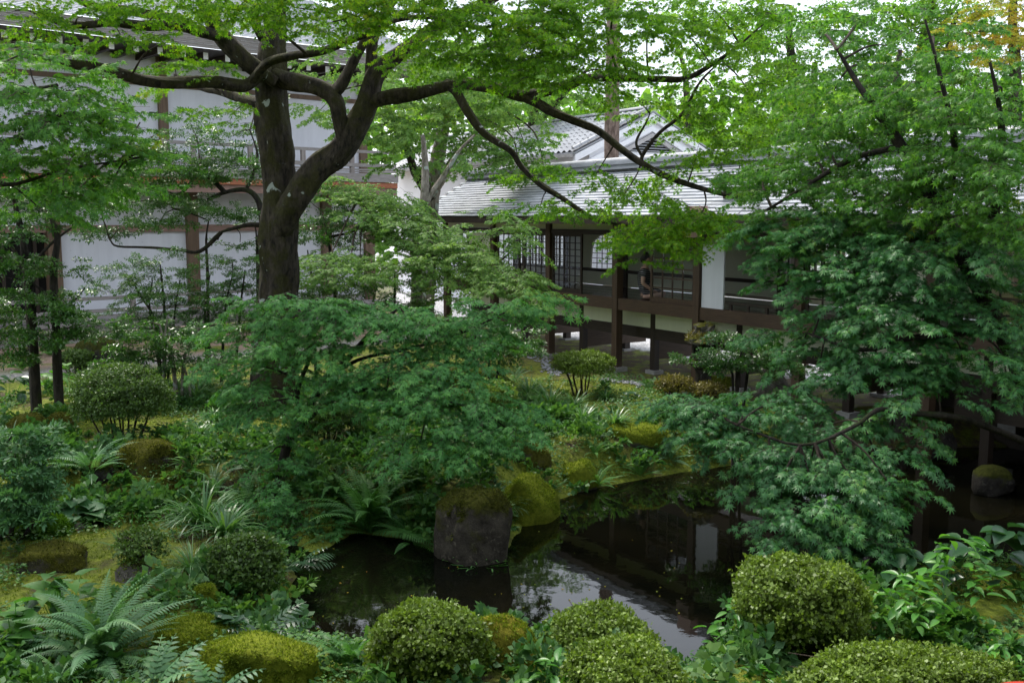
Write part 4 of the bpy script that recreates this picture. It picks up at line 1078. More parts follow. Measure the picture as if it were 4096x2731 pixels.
# ---- fine-leaved weeping maple between trunk and corridor
b3 = at(1660, 1330, 19.0); b3[2] = 0
t3 = thing("maple_tree", tuple(b3), "pale fine-leaved maple cascading down in front of the corridor", "tree")
Pb = M["bark_pale"]
hub = [limb(t3, [(1655,1370,18.8,0.13),(1668,1150,18.8,0.11),(1660,1000,18.8,0.10),(1690,860,18.8,0.09),(1700,740,18.9,0.08),(1700,640,19,0.06),(1690,540,19,0.04)], Pb, "trunk", 9),
       limb(t3, [(1700,820,18.8,0.055),(1735,760,18.9,0.05),(1790,680,19,0.045),(1840,600,19,0.03),(1900,540,19,0.02)], Pb, seed=1),
       limb(t3, [(1660,1010,18.8,0.05),(1600,960,18.6,0.045),(1540,900,18.4,0.035),(1430,800,18.2,0.02)], Pb, seed=2),
       limb(t3, [(1670,980,18.8,0.045),(1760,1000,18.2,0.04),(1870,1040,17.6,0.03),(2000,1090,17.2,0.018)], D_, seed=3),
       limb(t3, [(1650,1180,18.8,0.04),(1690,1050,18.6,0.035),(1700,980,18.5,0.02)], Pb, seed=4)]
H3 = np.concatenate(hub)
pads3 = [(1330,735,18.2,130,35,10,-0.2),(1440,760,18.0,170,50,22,-0.3),(1560,790,18.2,180,60,26,-0.3),(1500,850,17.8,170,55,22,-0.4),(1640,860,18,190,60,28,-0.4),(1620,930,17.6,170,60,22,-0.4),(1740,960,17.4,190,65,30,-0.4),
         (1830,930,17.8,170,50,20,-0.3),(1880,1030,17.2,190,60,28,-0.35),(1800,1060,17.0,150,70,18,-0.3),(2000,1080,16.9,170,55,24,-0.3),(1950,1130,16.7,150,50,16,-0.2),(2100,1110,16.6,110,45,12,-0.3),(1990,860,18,130,40,10,-0.3),(2080,940,17.6,110,45,10,-0.3),
         (1780,1140,16.8,120,60,11,-0.2),(1440,1020,17.0,230,45,22,-0.05),(1300,1060,16.6,180,45,16),(1620,1050,16.8,180,40,14,-0.1),(1400,1090,16.4,200,40,16),(2120,1180,16.2,90,40,6,-0.3)]
COUNT["t3"] = foliage(pads3, "maple_flat", 3, M["maple_pale"], M["bark_twig"], t3, 31, 0.55, 0.82, H3, density=1.5)

# ---- big maple filling the right side
b5 = np.array((5.2, 9.6, -0.1))
t5 = thing("maple_tree", tuple(b5), "large dense maple filling the right side and hanging over the pond", "tree")
hub = [limb(t5, [(4230,1960,9.6,0.12),(4170,1700,9.6,0.105),(4060,1430,9.7,0.095),(3975,1268,9.7,0.09),(3905,1120,9.8,0.085),(3860,1030,9.9,0.09),(3780,880,10.0,0.08),(3690,720,10.1,0.07),(3605,585,10.2,0.06),(3540,490,10.3,0.048),(3440,350,10.4,0.03),(3350,200,10.5,0.015)], D_, "trunk", 10),
       limb(t5, [(3890,1090,9.8,0.06),(3960,900,9.5,0.05),(4010,700,9.2,0.04),(4000,450,9.0,0.025),(3960,250,8.9,0.012)], D_, seed=1),
       limb(t5, [(3830,980,9.9,0.045),(3700,960,10.0,0.04),(3500,980,10.2,0.03),(3300,950,10.4,0.02),(3150,980,10.6,0.012)], D_, seed=2),
       limb(t5, [(4180,1800,9.6,0.035),(3979,1718,9.4,0.032),(3815,1667,9.2,0.03),(3600,1650,9.1,0.026),(3511,1639,9.0,0.022),(3408,1709,8.9,0.018),(3200,1780,8.8,0.014),(2950,1700,9.2,0.008)], D_, seed=3),
       limb(t5, [(3965,1270,9.7,0.045),(3850,1330,9.5,0.035),(3650,1350,9.4,0.03),(3450,1400,9.5,0.02),(3250,1340,9.9,0.012)], D_, seed=4),
       limb(t5, [(3605,585,10.2,0.035),(3400,640,10.4,0.03),(3200,760,10.6,0.02),(3050,850,10.8,0.012)], D_, seed=5),
       limb(t5, [(3780,880,10.0,0.04),(3820,600,9.8,0.03),(3760,300,9.6,0.02),(3700,80,9.5,0.01)], D_, seed=6)]
H5 = np.concatenate(hub)
padsU = [(3280,130,11.5,170,90,12),(3420,60,11.4,190,80,12),(3480,260,11.0,210,110,18),(3340,330,11.0,190,110,18),(3440,460,10.6,220,110,24),(3290,520,10.9,180,90,16),(3600,420,10.4,190,140,22),(3740,330,9.8,180,170,20),(3880,480,9.4,190,180,24),(4010,330,9.2,150,180,16),(4020,640,9.0,180,140,20),(3820,640,9.6,190,130,22),
         (3620,640,10.2,190,100,18),(3230,700,10.8,210,90,20),(3420,760,10.5,220,80,22),(3650,790,10.0,230,90,24),(3870,830,9.5,210,100,22),(4040,860,9.0,150,110,14),(3110,820,10.9,190,80,16),(3080,690,11.6,190,60,16),(3250,640,11.2,190,60,14),(3480,680,10.6,210,60,14),(3720,700,10,200,60,12),(3560,150,10.8,180,120,12),(3700,130,10.2,160,120,9)]
padsMid = [(3250,880,10.6,230,60,22,-0.05),(3430,900,10.4,220,60,20),(3140,930,10.8,190,60,15),(3340,990,10.3,250,60,24,-0.15),(3560,980,10.1,220,70,20),(3770,960,9.7,220,80,20),(3970,1010,9.3,190,90,18),(3220,1090,10.5,180,70,15),(3420,1110,10.1,230,75,22,-0.1),(3640,1120,9.8,220,80,20),
           (3850,1150,9.5,190,80,14),(4030,1200,9.3,150,90,12),(3280,1230,10.2,220,80,18),(3520,1240,9.7,230,70,22),(3720,1290,9.5,180,80,12),(3220,1340,10.3,190,60,12),(3400,1370,9.9,210,60,14),(3610,1400,9.5,200,60,12),(3850,1420,9.4,210,80,14),(4030,1480,9.2,140,110,10),
           (3500,1490,9.5,220,55,14),(3280,1460,9.9,180,50,9),(3750,1540,9.3,200,60,10),(3950,1330,9.4,160,70,9)]
padsLow = [(2690,1610,9.6,130,40,8,-0.1),(2830,1650,9.4,180,50,14,-0.1),(2980,1640,9.4,190,45,14),(3120,1590,9.6,200,50,14),(2930,1740,9.2,210,60,20,-0.15),(3110,1760,9.1,220,60,22,-0.15),(3240,1850,8.9,230,65,24,-0.15),(3070,1880,8.9,180,60,14,-0.1),(3370,1850,8.8,190,60,16,-0.1),(3440,1940,8.6,200,55,18,-0.1),
           (3260,1980,8.6,220,65,20,-0.1),(3120,2040,8.5,170,70,13),(3330,2090,8.4,190,65,15),(3180,2150,8.4,140,50,8),(3560,1930,8.5,150,35,7),(3440,2110,8.4,120,50,6),(3330,1680,9.3,210,55,12),(3570,1690,9.2,200,50,9),(3500,1800,9.0,160,50,8)]
COUNT["t5u"] = foliage(padsU, "maple", 5, M["maple_mid"], M["bark_twig"], t5, 51, 0.55, 0.82, H5, density=1.3)
COUNT["t5m"] = foliage(padsMid, "maple_flat", 7, M["maple_blue"], M["bark_twig"], t5, 52, 0.52, 1.0, H5, density=1.05)
COUNT["t5l"] = foliage(padsLow, "maple_flat", 7, M["maple_blue"], M["bark_twig"], t5, 53, 0.50, 1.02, H5, density=1.05)

# ---- broad-leaved maple boughs entering from the left edge
b6 = np.array((-6.9, 9.4, 0.0))
t6 = thing("maple_tree", tuple(b6), "broad-leaved maple whose boughs reach in from the left edge", "tree")
hub = [tube_obj("trunk", [b6, b6 + (0.1, 0, 1.5), b6 + (0.05, 0.0, 3.0), b6 + (0.3, 0.1, 4.2), b6 + (0.7, 0.2, 5.2)], [0.17, 0.14, 0.12, 0.09, 0.05], D_, t6, 10),
       limb(t6, [(-720,800,9.4,0.06),(-300,640,9.2,0.045),(60,560,9.1,0.032),(300,450,9.2,0.02),(450,600,9.4,0.010)], D_, seed=1),
       limb(t6, [(-600,560,9.4,0.05),(-250,420,9.2,0.04),(50,380,9.0,0.03),(230,340,9.0,0.015)], D_, seed=2),
       limb(t6, [(-300,640,9.2,0.03),(0,740,9.0,0.02),(250,680,9.1,0.012),(500,640,9.5,0.008)], D_, seed=3)]
H6 = np.concatenate(hub)
pads6 = [(120,260,9.0,190,60,12),(270,300,9.1,130,60,8),(60,380,8.9,180,70,14),(240,400,9.0,170,60,12),(100,500,8.8,200,60,15),(280,500,9.1,140,50,8),(40,620,8.7,150,70,11),(200,620,9.0,160,60,9),(350,560,9.3,130,40,7),(480,600,9.6,150,35,7),(600,560,9.9,120,40,4),(120,740,8.9,150,60,7),(330,660,9.3,140,40,6),(420,480,9.4,120,40,4),(560,480,9.8,110,40,3),(650,640,10.0,110,40,3),(450,720,9.6,150,40,5),(520,420,9.6,100,40,3),(100,200,9.6,160,40,8),(380,420,10.2,150,50,6),(300,760,10,160,50,7),(160,820,10,150,50,7),(560,740,10.6,140,40,5)]
COUNT["t6"] = foliage(pads6, "maple", 5, M["maple_mid"], M["bark_twig"], t6, 61, 0.52, 0.9, H6, density=1.15)

# ---- pale trunked tree behind, light crown
t4 = thing("maple_tree", tuple(at(1790, 1270, 24.0) * (1, 1, 0)), "pale lichen-spotted trunk with light green crown behind the weeping maple", "tree")
hub = [limb(t4, [(1700,1270,23.5,0.22),(1715,900,23.5,0.19),(1735,730,23.5,0.19),(1765,560,23.5,0.16),(1800,400,23.5,0.12),(1850,250,23.5,0.07)], Pb, "trunk", 10, 5, 0.04),
       limb(t4, [(1725,780,23.5,0.11),(1790,680,23.4,0.11),(1840,600,23.3,0.09),(1950,480,23.2,0.05),(2050,380,23,0.03)], Pb, seed=1),
       limb(t4, [(1725,800,23.4,0.11),(1660,690,23.2,0.10),(1630,600,23,0.08),(1560,450,22.8,0.05),(1500,330,22.6,0.03)], D_, seed=2)]
H4 = np.concatenate(hub)
pads4 = [(1500,330,22,160,60,12),(1620,420,22,180,70,18),(1560,540,21.8,170,60,14),(1720,330,22.5,190,70,16),(1850,420,22.5,180,70,18),(1780,540,22,180,60,15),(1950,330,22.8,170,70,14),(2030,450,22.6,160,60,12),(1960,560,22.2,170,55,14),(2100,560,22.5,150,60,11),(1680,620,21.8,150,50,9),(1850,640,21.6,150,45,9),(2180,680,22,130,45,8),(2080,660,21.8,140,45,9),(1450,450,22,130,60,8),(1340,240,22.5,170,70,10),(1280,420,22,140,80,8),(1560,230,22.8,180,60,10),(1760,220,23,180,60,9)]
COUNT["t4"] = foliage(pads4, "maple", 3, M["maple_pale"], M["bark_twig"], t4, 41, 0.85, 0.8, H4, density=1.5)

# ---- evergreens in front of the hall
E_ = M["evergreen"]
def evergreen(name, label, Y, trunks, pads, seed, base_px, spray=0.42, lscale=1.0, leaf="kite", mat=None, bark=None, group="evergreen shrubs and small trees", dens=1.35):
    bp = at(base_px[0], base_px[1], Y); bp[2] = hz(bp[0], bp[1])
    t = thing(name, tuple(bp), label, "tree" if "tree" in name else "shrub", group)
    hubs = []
    for k, tr in enumerate(trunks):
        pts = [at(a, b, Y + (q[2] if len(q) > 2 else 0)) for q in tr[1] for a, b in [q[:2]]]
        pts[0] = pts[0].copy()
        if tr[2]: pts[0][2] = hz(pts[0][0], pts[0][1]) - 0.05
        rr = np.linspace(tr[0], tr[0] * 0.35, len(pts))
        hubs.append(tube_obj("trunk" if k == 0 else "limb", pts, rr, bark or M["bark_dark"], t, 7, 4, 0.05, seed + k))
    COUNT[label[:20]] = foliage([(a, b, Y + c, d, e, n) for a, b, c, d, e, n in pads], "small", leaf, mat or E_, M["bark_twig"], t, seed, spray, lscale, np.concatenate(hubs), part="crown", density=dens)
    return t
evergreen("camellia_tree", "dark camellia with two slim trunks at the left edge", 15.0,
    [(0.085, [(135,1440),(125,1250),(105,1080),(90,950),(60,800),(70,650)], True), (0.075, [(225,1420),(222,1250),(215,1080),(230,950),(205,850),(240,720)], True),
     (0.03, [(110,1100),(180,1000),(260,930),(330,880)], False), (0.03, [(105,1080),(40,980),(-30,950)], False), (0.025, [(222,1200),(140,1140),(50,1090)], False), (0.02, [(220,1250),(300,1200),(340,1150)], False)],
    [(60,760,0,140,60,16),(200,740,0.3,150,60,16),(330,800,0.5,140,40,12),(60,900,-0.3,130,60,12),(190,860,0.2,120,50,9),(60,1060,-0.4,130,60,14),(260,1060,0,110,40,6),(40,1180,-0.5,120,50,13),(150,1240,-0.5,140,50,14),(280,1180,0,90,40,6),(60,1330,-0.6,140,50,14),(210,1330,-0.5,140,45,12),(310,1290,-0.2,80,40,5),(30,1420,-0.8,100,40,8)], 71, (150,1440), 0.45, 1.15)
evergreen("osmanthus_tree", "glossy evergreen with crooked limbs in front of the hall wall", 18.5,
    [(0.09, [(1040,1330),(1045,1150),(1048,1000),(1050,880),(1030,800),(985,760),(900,770),(830,800)], True), (0.05, [(1046,900),(990,900),(930,915),(885,930),(870,960)], False), (0.05, [(900,770),(850,720),(800,690),(740,760),(700,780)], False),
     (0.035, [(985,760),(1010,700),(1030,620),(1000,520)], False), (0.04, [(885,930),(800,1005),(720,1000),(600,990),(470,985),(440,960)], False), (0.03, [(700,780),(690,830),(740,845),(830,880)], False), (0.035, [(830,1340),(830,1100),(825,960),(835,880)], True), (0.03, [(1025,1250),(1028,1000),(1020,900)], True)],
    [(560,720,0,150,50,18),(700,690,0,170,60,26),(860,680,0,170,60,24),(980,640,0,110,80,18),(640,620,0.2,130,60,14),(800,580,0.2,150,60,16),(930,530,0.3,120,60,14),(520,800,-0.1,160,45,16),(680,800,-0.2,150,45,15),(830,830,-0.2,130,50,12),(960,840,0,100,60,10),(480,900,-0.2,120,40,8),(640,880,-0.3,130,40,9),(390,800,0.3,110,40,8),(1010,420,0.6,110,60,9),(760,480,0.4,120,50,8),(960,960,0,90,40,6),(440,950,-0.2,70,30,4)], 72, (1000,1330), 0.48, 0.95)
evergreen("pieris_shrub", "tall fine-leaved shrub standing against the white wall panel", 17.0,
    [(0.03, [(640,1420),(625,1300),(560,1180),(520,1100)], True), (0.03, [(650,1420),(660,1280),(650,1150),(640,1050)], True), (0.025, [(660,1420),(700,1250),(720,1120)], True), (0.025, [(650,1400),(600,1250),(610,1120)], True)],
    [(640,1020,0,100,35,10),(520,1080,0,110,40,13),(640,1100,-0.1,130,45,18),(470,1150,-0.1,110,35,10),(580,1180,-0.2,130,45,18),(700,1170,-0.1,110,50,14),(500,1250,-0.3,120,40,12),(640,1260,-0.3,120,45,14),(430,1320,-0.5,90,35,7),(560,1330,-0.5,120,40,12),(740,1280,-0.2,100,50,10)], 73, (650,1420), 0.36, 0.85)
evergreen("pieris_shrub", "dense dark shrub close behind the left of the great trunk", 17.5,
    [(0.03, [(880,1400),(900,1250),(930,1100)], True), (0.03, [(930,1400),(960,1250),(980,1080)], True), (0.03, [(830,1400),(820,1250),(840,1100)], True)],
    [(930,1040,0,120,45,16),(850,1110,0,120,50,17),(990,1110,0,90,55,14),(920,1180,-0.2,130,55,22),(820,1220,-0.3,120,50,16),(980,1230,-0.3,110,50,14),(880,1290,-0.4,140,45,18),(780,1320,-0.4,110,40,10),(960,1330,-0.5,120,40,12)], 74, (890,1400), 0.36, 0.9)
evergreen("pieris_shrub", "dark glossy shrub in the shade right of the great trunk", 18.0,
    [(0.04, [(1330,1350),(1340,1150),(1320,1000),(1300,900)], True), (0.03, [(1260,1330),(1250,1150),(1230,1000)], True), (0.03, [(1560,1300),(1580,1150),(1570,1060)], True), (0.03, [(1310,950),(1400,930),(1470,900)], False)],
    [(1260,880,0,120,60,14),(1400,880,0.2,120,60,13),(1300,960,0,130,45,12),(1250,800,0.3,110,60,9),(1480,960,0.3,100,50,8),(1240,1100,-0.1,100,40,8),(1400,1150,-0.2,150,40,13),(1540,1130,0,130,40,12),(1290,1180,-0.3,130,40,10),(1640,1200,0,110,60,12),(1480,1210,-0.2,120,40,9)], 75, (1400,1340), 0.45, 0.95)
evergreen("camellia_shrub", "open branched camellia with pale twisted stems near the gravel path", 15.6,
    [(0.035, [(705,1530),(690,1440),(660,1370),(640,1300)], True), (0.03, [(725,1530),(735,1440),(770,1380),(830,1330)], True), (0.03, [(650,1530),(655,1450),(660,1350),(670,1270)], True), (0.025, [(770,1540),(735,1460),(700,1400)], True)],
    [(520,1370,0,120,40,12),(640,1330,0,120,35,10),(480,1440,-0.1,100,30,8),(600,1430,-0.1,120,35,10),(760,1370,0,110,35,9),(850,1320,0.1,110,35,8),(560,1290,0.1,100,30,6),(730,1460,-0.2,110,30,8),(860,1420,-0.1,90,30,5)], 76, (700,1530), 0.40, 1.15, bark=M["bark_pale"])
evergreen("camellia_shrub", "small glossy camellia beside the stone lantern", 13.2,
    [(0.035, [(2945,1590),(2950,1520),(2960,1450),(2970,1380)], True), (0.025, [(2940,1590),(2930,1500),(2880,1450)], True), (0.025, [(2955,1580),(2990,1490),(3040,1450),(3080,1480)], True)],
    [(2970,1380,0,90,30,9),(2880,1420,0,90,30,8),(3030,1420,0.1,110,30,9),(2950,1450,-0.1,110,35,10),(3080,1470,0,100,30,8),(2770,1430,0.1,60,30,4),(2900,1350,0.1,70,25,4)], 77, (2945,1590), 0.36, 1.15)
evergreen("camellia_shrub", "bushy glossy shrub between the blue-green maple and the left corridor posts", 15.4,
    [(0.03, [(1960,1490),(1955,1420),(1940,1350)], True), (0.03, [(1980,1490),(2000,1420),(2040,1370)], True), (0.025, [(1930,1490),(1900,1420)], True)],
    [(1950,1330,0,100,35,10),(2050,1340,0,90,35,9),(1900,1390,-0.1,100,35,10),(2010,1390,-0.2,120,40,13),(2090,1400,-0.1,70,35,6),(1950,1440,-0.3,120,30,10),(1870,1300,0.2,80,30,5)], 78, (1960,1490), 0.36, 1.1)
evergreen("rhododendron_shrub", "blue-sheened leafy shrub cut by the left edge of the picture", 9.0,
    [(0.03, [(40,2230),(50,2100),(60,1980)], True), (0.03, [(10,2230),(-20,2080),(-60,1960)], True), (0.025, [(60,2220),(130,2100),(160,2030)], True)],
    [(60,1800,0,110,40,8),(30,1890,-0.1,130,45,12),(90,1960,-0.1,120,40,10),(20,2030,-0.2,120,45,10),(150,2020,-0.2,70,35,5),(60,1720,0.2,90,30,5)], 79, (40,2230), 0.34, 1.6, "oval", M["fern_blue"])

# ---- far trees
def far_tree(name, label, trunks, pads, seed, mat, leaf="broadkite", spray=1.1, ls=0.8, bark=None, cat="tree"):
    t = thing(name, tuple(at(trunks[0][0][0], 900, trunks[0][0][2]) * (1, 1, 0)), label, cat, "trees beyond the buildings")
    hubs = []
    for k, tr in enumerate(trunks):
        pts = [at(a, b, c) for a, b, c, r in tr]
        if k == 0: pts[0][2] = 0.0
        hubs.append(tube_obj("trunk" if k == 0 else "limb", pts, [q[3] for q in tr], bark or M["bark_dark"], t, 9, 4, 0.03, seed + k))
    if pads:
        COUNT[label[:16]] = foliage(pads, "small" if leaf != 3 else "maple", leaf, mat, M["bark_twig"], t, seed, spray, ls, np.concatenate(hubs), twig_r=0.008, density=1.7)
far_tree("cedar_tree", "straight reddish cedar trunk rising behind the corridor ridge", [[(2445,1000,27.5,0.22),(2445,650,27.5,0.20),(2450,300,27.5,0.185),(2455,-200,27.5,0.17),(2460,-1200,27.5,0.12)]],
         [(2455,-420,27.5,260,120,26),(2455,-700,27.5,230,120,22),(2455,-1000,27.5,180,130,18)], 81, M["evergreen"], bark=M["bark_cedar"])
far_tree("broadleaf_tree", "far dark-trunked tree left of the big right maple", [[(3190,1000,34,0.25),(3180,480,34,0.22),(3170,300,34,0.17),(3150,50,34,0.1)], [(3235,700,34,0.17),(3250,440,34,0.17),(3260,250,34,0.1)]],
         [(3050,300,33,190,90,16),(3200,200,34,200,90,18),(3060,120,33,190,80,16),(3250,60,34,190,80,14),(3100,420,33,120,50,8),(3180,530,33,130,60,10),(3290,400,33,120,70,9),(2900,180,33,180,70,12),(3080,600,32,120,50,9)], 82, M["far_leaf"])
far_tree("broadleaf_tree", "far leafy tree with forked trunk high on the right", [[(3690,900,32,0.22),(3690,300,32,0.2),(3700,150,32,0.17),(3740,-50,32,0.1)], [(3690,260,32,0.1),(3760,120,32,0.09),(3830,20,32,0.06)], [(3790,300,32,0.12),(3800,150,32,0.12),(3830,50,32,0.06)]],
         [(3600,100,31,190,80,16),(3750,60,32,190,80,16),(3620,260,31,170,70,13),(3800,220,32,150,60,11),(3700,330,31,180,50,10),(3900,330,31,170,80,13),(3500,30,31,170,70,11),(3850,430,31,160,60,10)], 83, M["far_leaf"])
far_tree("maple_tree", "maple turning orange and yellow in the top right corner", [[(4080,900,29,0.2),(4060,300,29,0.17),(4050,100,29,0.13),(4060,-80,29,0.08)]],
         [(3980,60,28.5,150,60,16),(4070,120,28.5,120,70,14),(3920,130,28.5,120,50,10),(4050,210,28.5,140,50,10),(4060,-20,28.5,130,60,10),(3650,210,28.5,90,40,5)], 84, M["maple_orange"], leaf=3, spray=0.9, ls=0.8)
far_tree("broadleaf_tree", "pale feathery tree behind the storehouse roof", [[(2100,1000,36,0.2),(2130,500,36,0.18),(2180,350,36,0.13),(2220,200,36,0.08)], [(2130,520,36,0.1),(2300,330,36,0.07),(2400,230,36,0.04)]],
         [(2150,330,35,220,80,16),(2330,420,35,170,60,11),(2000,240,35,220,80,15),(2300,250,35,200,70,12),(1800,150,35,220,80,14),(2150,150,35,200,70,12),(1650,330,35,190,80,12),(2250,560,35,130,50,8)], 85, M["maple_pale"])
far_tree("broadleaf_tree", "thin far tree showing through the gap above the gable", [[(2760,1000,40,0.2),(2750,500,40,0.16),(2740,300,40,0.1),(2700,150,40,0.06)]],
         [(2850,100,40,170,60,9),(2620,60,40,160,60,8),(2950,60,40,170,60,9),(2900,560,40,150,50,8)], 86, M["far_leaf"])
far_tree("broadleaf_tree", "dense green tree beyond the right end of the corridor", [[(3600,1000,26,0.2),(3600,600,26,0.18),(3580,400,26,0.12),(3600,200,26,0.06)]],
         [(3450,600,25.5,200,80,14),(3650,560,25.5,200,80,14),(3850,620,25,200,90,14),(4020,540,25,180,100,12),(3550,430,26,190,70,10),(4050,760,24,150,90,10)], 87, M["far_leaf"])
# dense wood closing the view behind the corridor and hall: one far mass
rg = np.random.default_rng(9)
n = 26000
px = rg.uniform(1200, 6500, n); Yw = rg.uniform(46, 60, n)
top = 8.5 + 3.0 * vnoise(px / 260.0, Yw * 0, 4)
zw = rg.random(n) ** 0.8 * top
X = (px - 2048) / FPX * Yw
Pw = np.stack([X, Yw, zw], 1)
Rw = frames(norm(rg.normal(0, 1, (n, 3)) + (0, 0, -0.4)), norm(rg.normal(0, 0.6, (n, 3)) + (0, -0.4, 1)))
put("distant_wood", leaves_mesh("distant_wood", "broadkite", Pw, Rw, rg.uniform(0.35, 0.8, n), np.clip(rg.random(n) * 0.6 + 0.5 * vnoise(X * 0.4, zw * 0.5, 6), 0, 1)), M["far_leaf"], kind="stuff", label="distant mass of green woodland behind the buildings")
# ---------------------------------------------------------------- stones
def mat_rock(name, stone_lo, stone_hi, moss_lo, moss_hi, amt):
    m, nt, out = mk(name)
    c = ramp(nt, noise(nt, 7, 7, 0.7), [(0.3, stone_lo), (0.65, stone_hi)])
    spots = ramp(nt, noise(nt, 16, 3, 0.5, None, 0.4), [(0.60, (0,0,0)), (0.66, (1,1,1))])
    c = mixc(nt, math_(nt, 'MULTIPLY', spots, 0.6), c, tuple(min(1, x * 1.8) for x in stone_hi))
    g = nt.nodes.new("ShaderNodeNewGeometry"); sep = nt.nodes.new("ShaderNodeSeparateXYZ"); nt.links.new(g.outputs["Normal"], sep.inputs[0])
    f = math_(nt, 'ADD', math_(nt, 'MULTIPLY', sep.outputs[2], 0.55), math_(nt, 'MULTIPLY', noise(nt, 4.0, 6, 0.65), 0.9))
    f = ramp(nt, math_(nt, 'ADD', f, amt - 0.5), [(0.50, (0,0,0)), (0.64, (1,1,1))])
    mc = ramp(nt, noise(nt, 24, 6, 0.7), [(0.3, moss_lo), (0.7, moss_hi)])
    c = mixc(nt, f, c, mc)
    bsdf(nt, out, c, 0.95, 0.06, bump(nt, math_(nt, 'ADD', noise(nt, 12, 6, 0.7), math_(nt, 'MULTIPLY', noise(nt, 90, 4, 0.7), 0.4)), 0.9, 0.03))
    return m
M["rock_moss"] = mat_rock("rock_moss", (0.035,0.032,0.028), (0.12,0.11,0.10), (0.03,0.035,0.007), (0.13,0.135,0.018), 0.62)
M["rock_brown"] = mat_rock("rock_brown", (0.03,0.026,0.022), (0.10,0.09,0.075), (0.03,0.032,0.007), (0.095,0.095,0.014), 0.55)
M["rock_bare"] = mat_rock("rock_bare", (0.05,0.047,0.042), (0.20,0.18,0.155), (0.03,0.035,0.008), (0.09,0.09,0.015), 0.28)
M["rock_stump"] = mat_rock("rock_stump", (0.012,0.011,0.009), (0.085,0.075,0.058), (0.018,0.020,0.005), (0.075,0.078,0.013), 0.48)
M["rock_dark"] = mat_rock("rock_dark", (0.015,0.014,0.012), (0.055,0.05,0.045), (0.02,0.025,0.006), (0.055,0.06,0.012), 0.42)
M["rock_bright"] = mat_rock("rock_bright", (0.05,0.045,0.035), (0.15,0.13,0.11), (0.07,0.095,0.01), (0.19,0.22,0.02), 0.85)
M["rock_yellow"] = mat_rock("rock_yellow", (0.05,0.045,0.035), (0.15,0.13,0.11), (0.09,0.085,0.012), (0.24,0.22,0.025), 0.80)

def ico(sub):
    import bmesh
    bm = bmesh.new(); bmesh.ops.create_icosphere(bm, subdivisions=sub, radius=1.0)
    V = np.array([v.co[:] for v in bm.verts]); F = np.array([[v.index for v in f.verts] for f in bm.faces]); bm.free()
    return V, F
ICO4, ICO3 = ico(4), ico(3)
def tufts(name, P, N, size, mat, parent, rng, lean=0.5):
    """tiny upright moss leaves on a surface."""
    n = len(P); tip = norm(N + rng.normal(0, lean, (n, 3)))
    side = rng.normal(0, 1, (n, 3))
    R = frames(tip, side)
    return put(name, leaves_mesh(name, "tri", P, R, size * rng.uniform(0.6, 1.4, n), rng.random(n)), mat, parent, kind="stuff")
ROCKS = []
def rock(name, px, py, wpx, hpx, label, mat, seed, boxy=0.5, depth=0.8, rot=0.0, tuft=0, tmat=None, sink=0.25, z=None, group="garden stones", amp=1.0):
    """(px, py): where the stone's front foot meets the ground; wpx, hpx: its size in the picture."""
    rng = np.random.default_rng(seed)
    g0 = ground(px, py) if z is None else gz(px, py, z)
    Y = g0[1]; w = wpx / FPX * Y / 2; h = hpx / FPX * Y; d = w * depth
    c = np.array((g0[0], g0[1] + d * 0.85, g0[2]))
    V, F = ICO4 if wpx > 200 else ICO3
    V = V.copy()
    e = 1.0 - 0.62 * boxy
    V = np.sign(V) * np.abs(V) ** e
    for _ in range(11):                                   # split faces
        nn = norm(rng.normal(0, 1, 3) * (1, 1, 0.8)); off = rng.uniform(0.62, 0.9) * (1.0 + 0.25 * boxy)
        V = V - np.maximum(0, V @ nn - off)[:, None] * nn * 0.9
    q = V * 1.3 + seed * 3.7
    V = V * (1 + amp * 0.40 * (vnoise3(q, seed)[:, None] - 0.5) + amp * 0.26 * (vnoise3(q * 2.7, seed + 3)[:, None] - 0.5) + 0.12 * (vnoise3(q * 7.0, seed + 5)[:, None] - 0.5))
    V = V / np.abs(V).max(0)
    V[:, 2] = np.where(V[:, 2] < 0, V[:, 2] * sink, V[:, 2])
    V = (V * np.array((w, d, h))) @ rotz(rot).T + c
    t = put(name, np_mesh(name, V, F), M[mat], None, label=label, cat="stone", group=group)
    if tuft:
        fi = rng.integers(len(F), size=tuft * 3); bc = rng.dirichlet((1, 1, 1), len(fi))
        a, b, cc = V[F[fi, 0]], V[F[fi, 1]], V[F[fi, 2]]
        N = norm(np.cross(b - a, cc - a)); P = a * bc[:, :1] + b * bc[:, 1:2] + cc * bc[:, 2:]
        keep = (N[:, 2] + 1.5 * (vnoise3(P * 5.0, 9) - 0.5) > 0.22) & (P[:, 2] > c[2] - 0.1)
        P, N = P[keep][:tuft], N[keep][:tuft]
        sz = 0.016 + 0.0006 * Y
        o = tufts("moss_cushion", P, N, sz, M[tmat or ("moss_brown" if mat in ("rock_brown", "rock_dark", "rock_stump") else "moss_tuft")], t, rng)
    ROCKS.append((c, max(w, d)))
    return t
rock("boulder", 1890, 2255, 330, 310, "tall upright stone with mossy top standing at the pond edge", "rock_stump", 1, 0.7, 0.85, 0.25, 6000, amp=1.0)
rock("boulder", 2120, 2120, 310, 225, "long low moss-covered stone just right of the upright pond stone", "rock_bright", 2, 0.55, 0.9, 0.5, 5200)
rock("boulder", 2120, 1868, 190, 105, "rounded brown-mossed stone beside the tip of the central maple", "rock_brown", 3, 0.6, 0.8, 0.1, 2200)
rock("boulder", 2310, 1960, 190, 125, "mossy stone at the water with fern on its right", "rock_bright", 4, 0.5, 0.8, 0.0, 2600)
rock("boulder", 2540, 1800, 300, 85, "broad flat mossy stone above the water's far edge", "rock_bright", 5, 0.6, 0.7, -0.1, 3200)
rock("boulder", 1850, 1540, 160, 80, "mossy stone with bare grey flank under the glossy shrub", "rock_yellow", 6, 0.5, 0.8, 0.0, 1600)
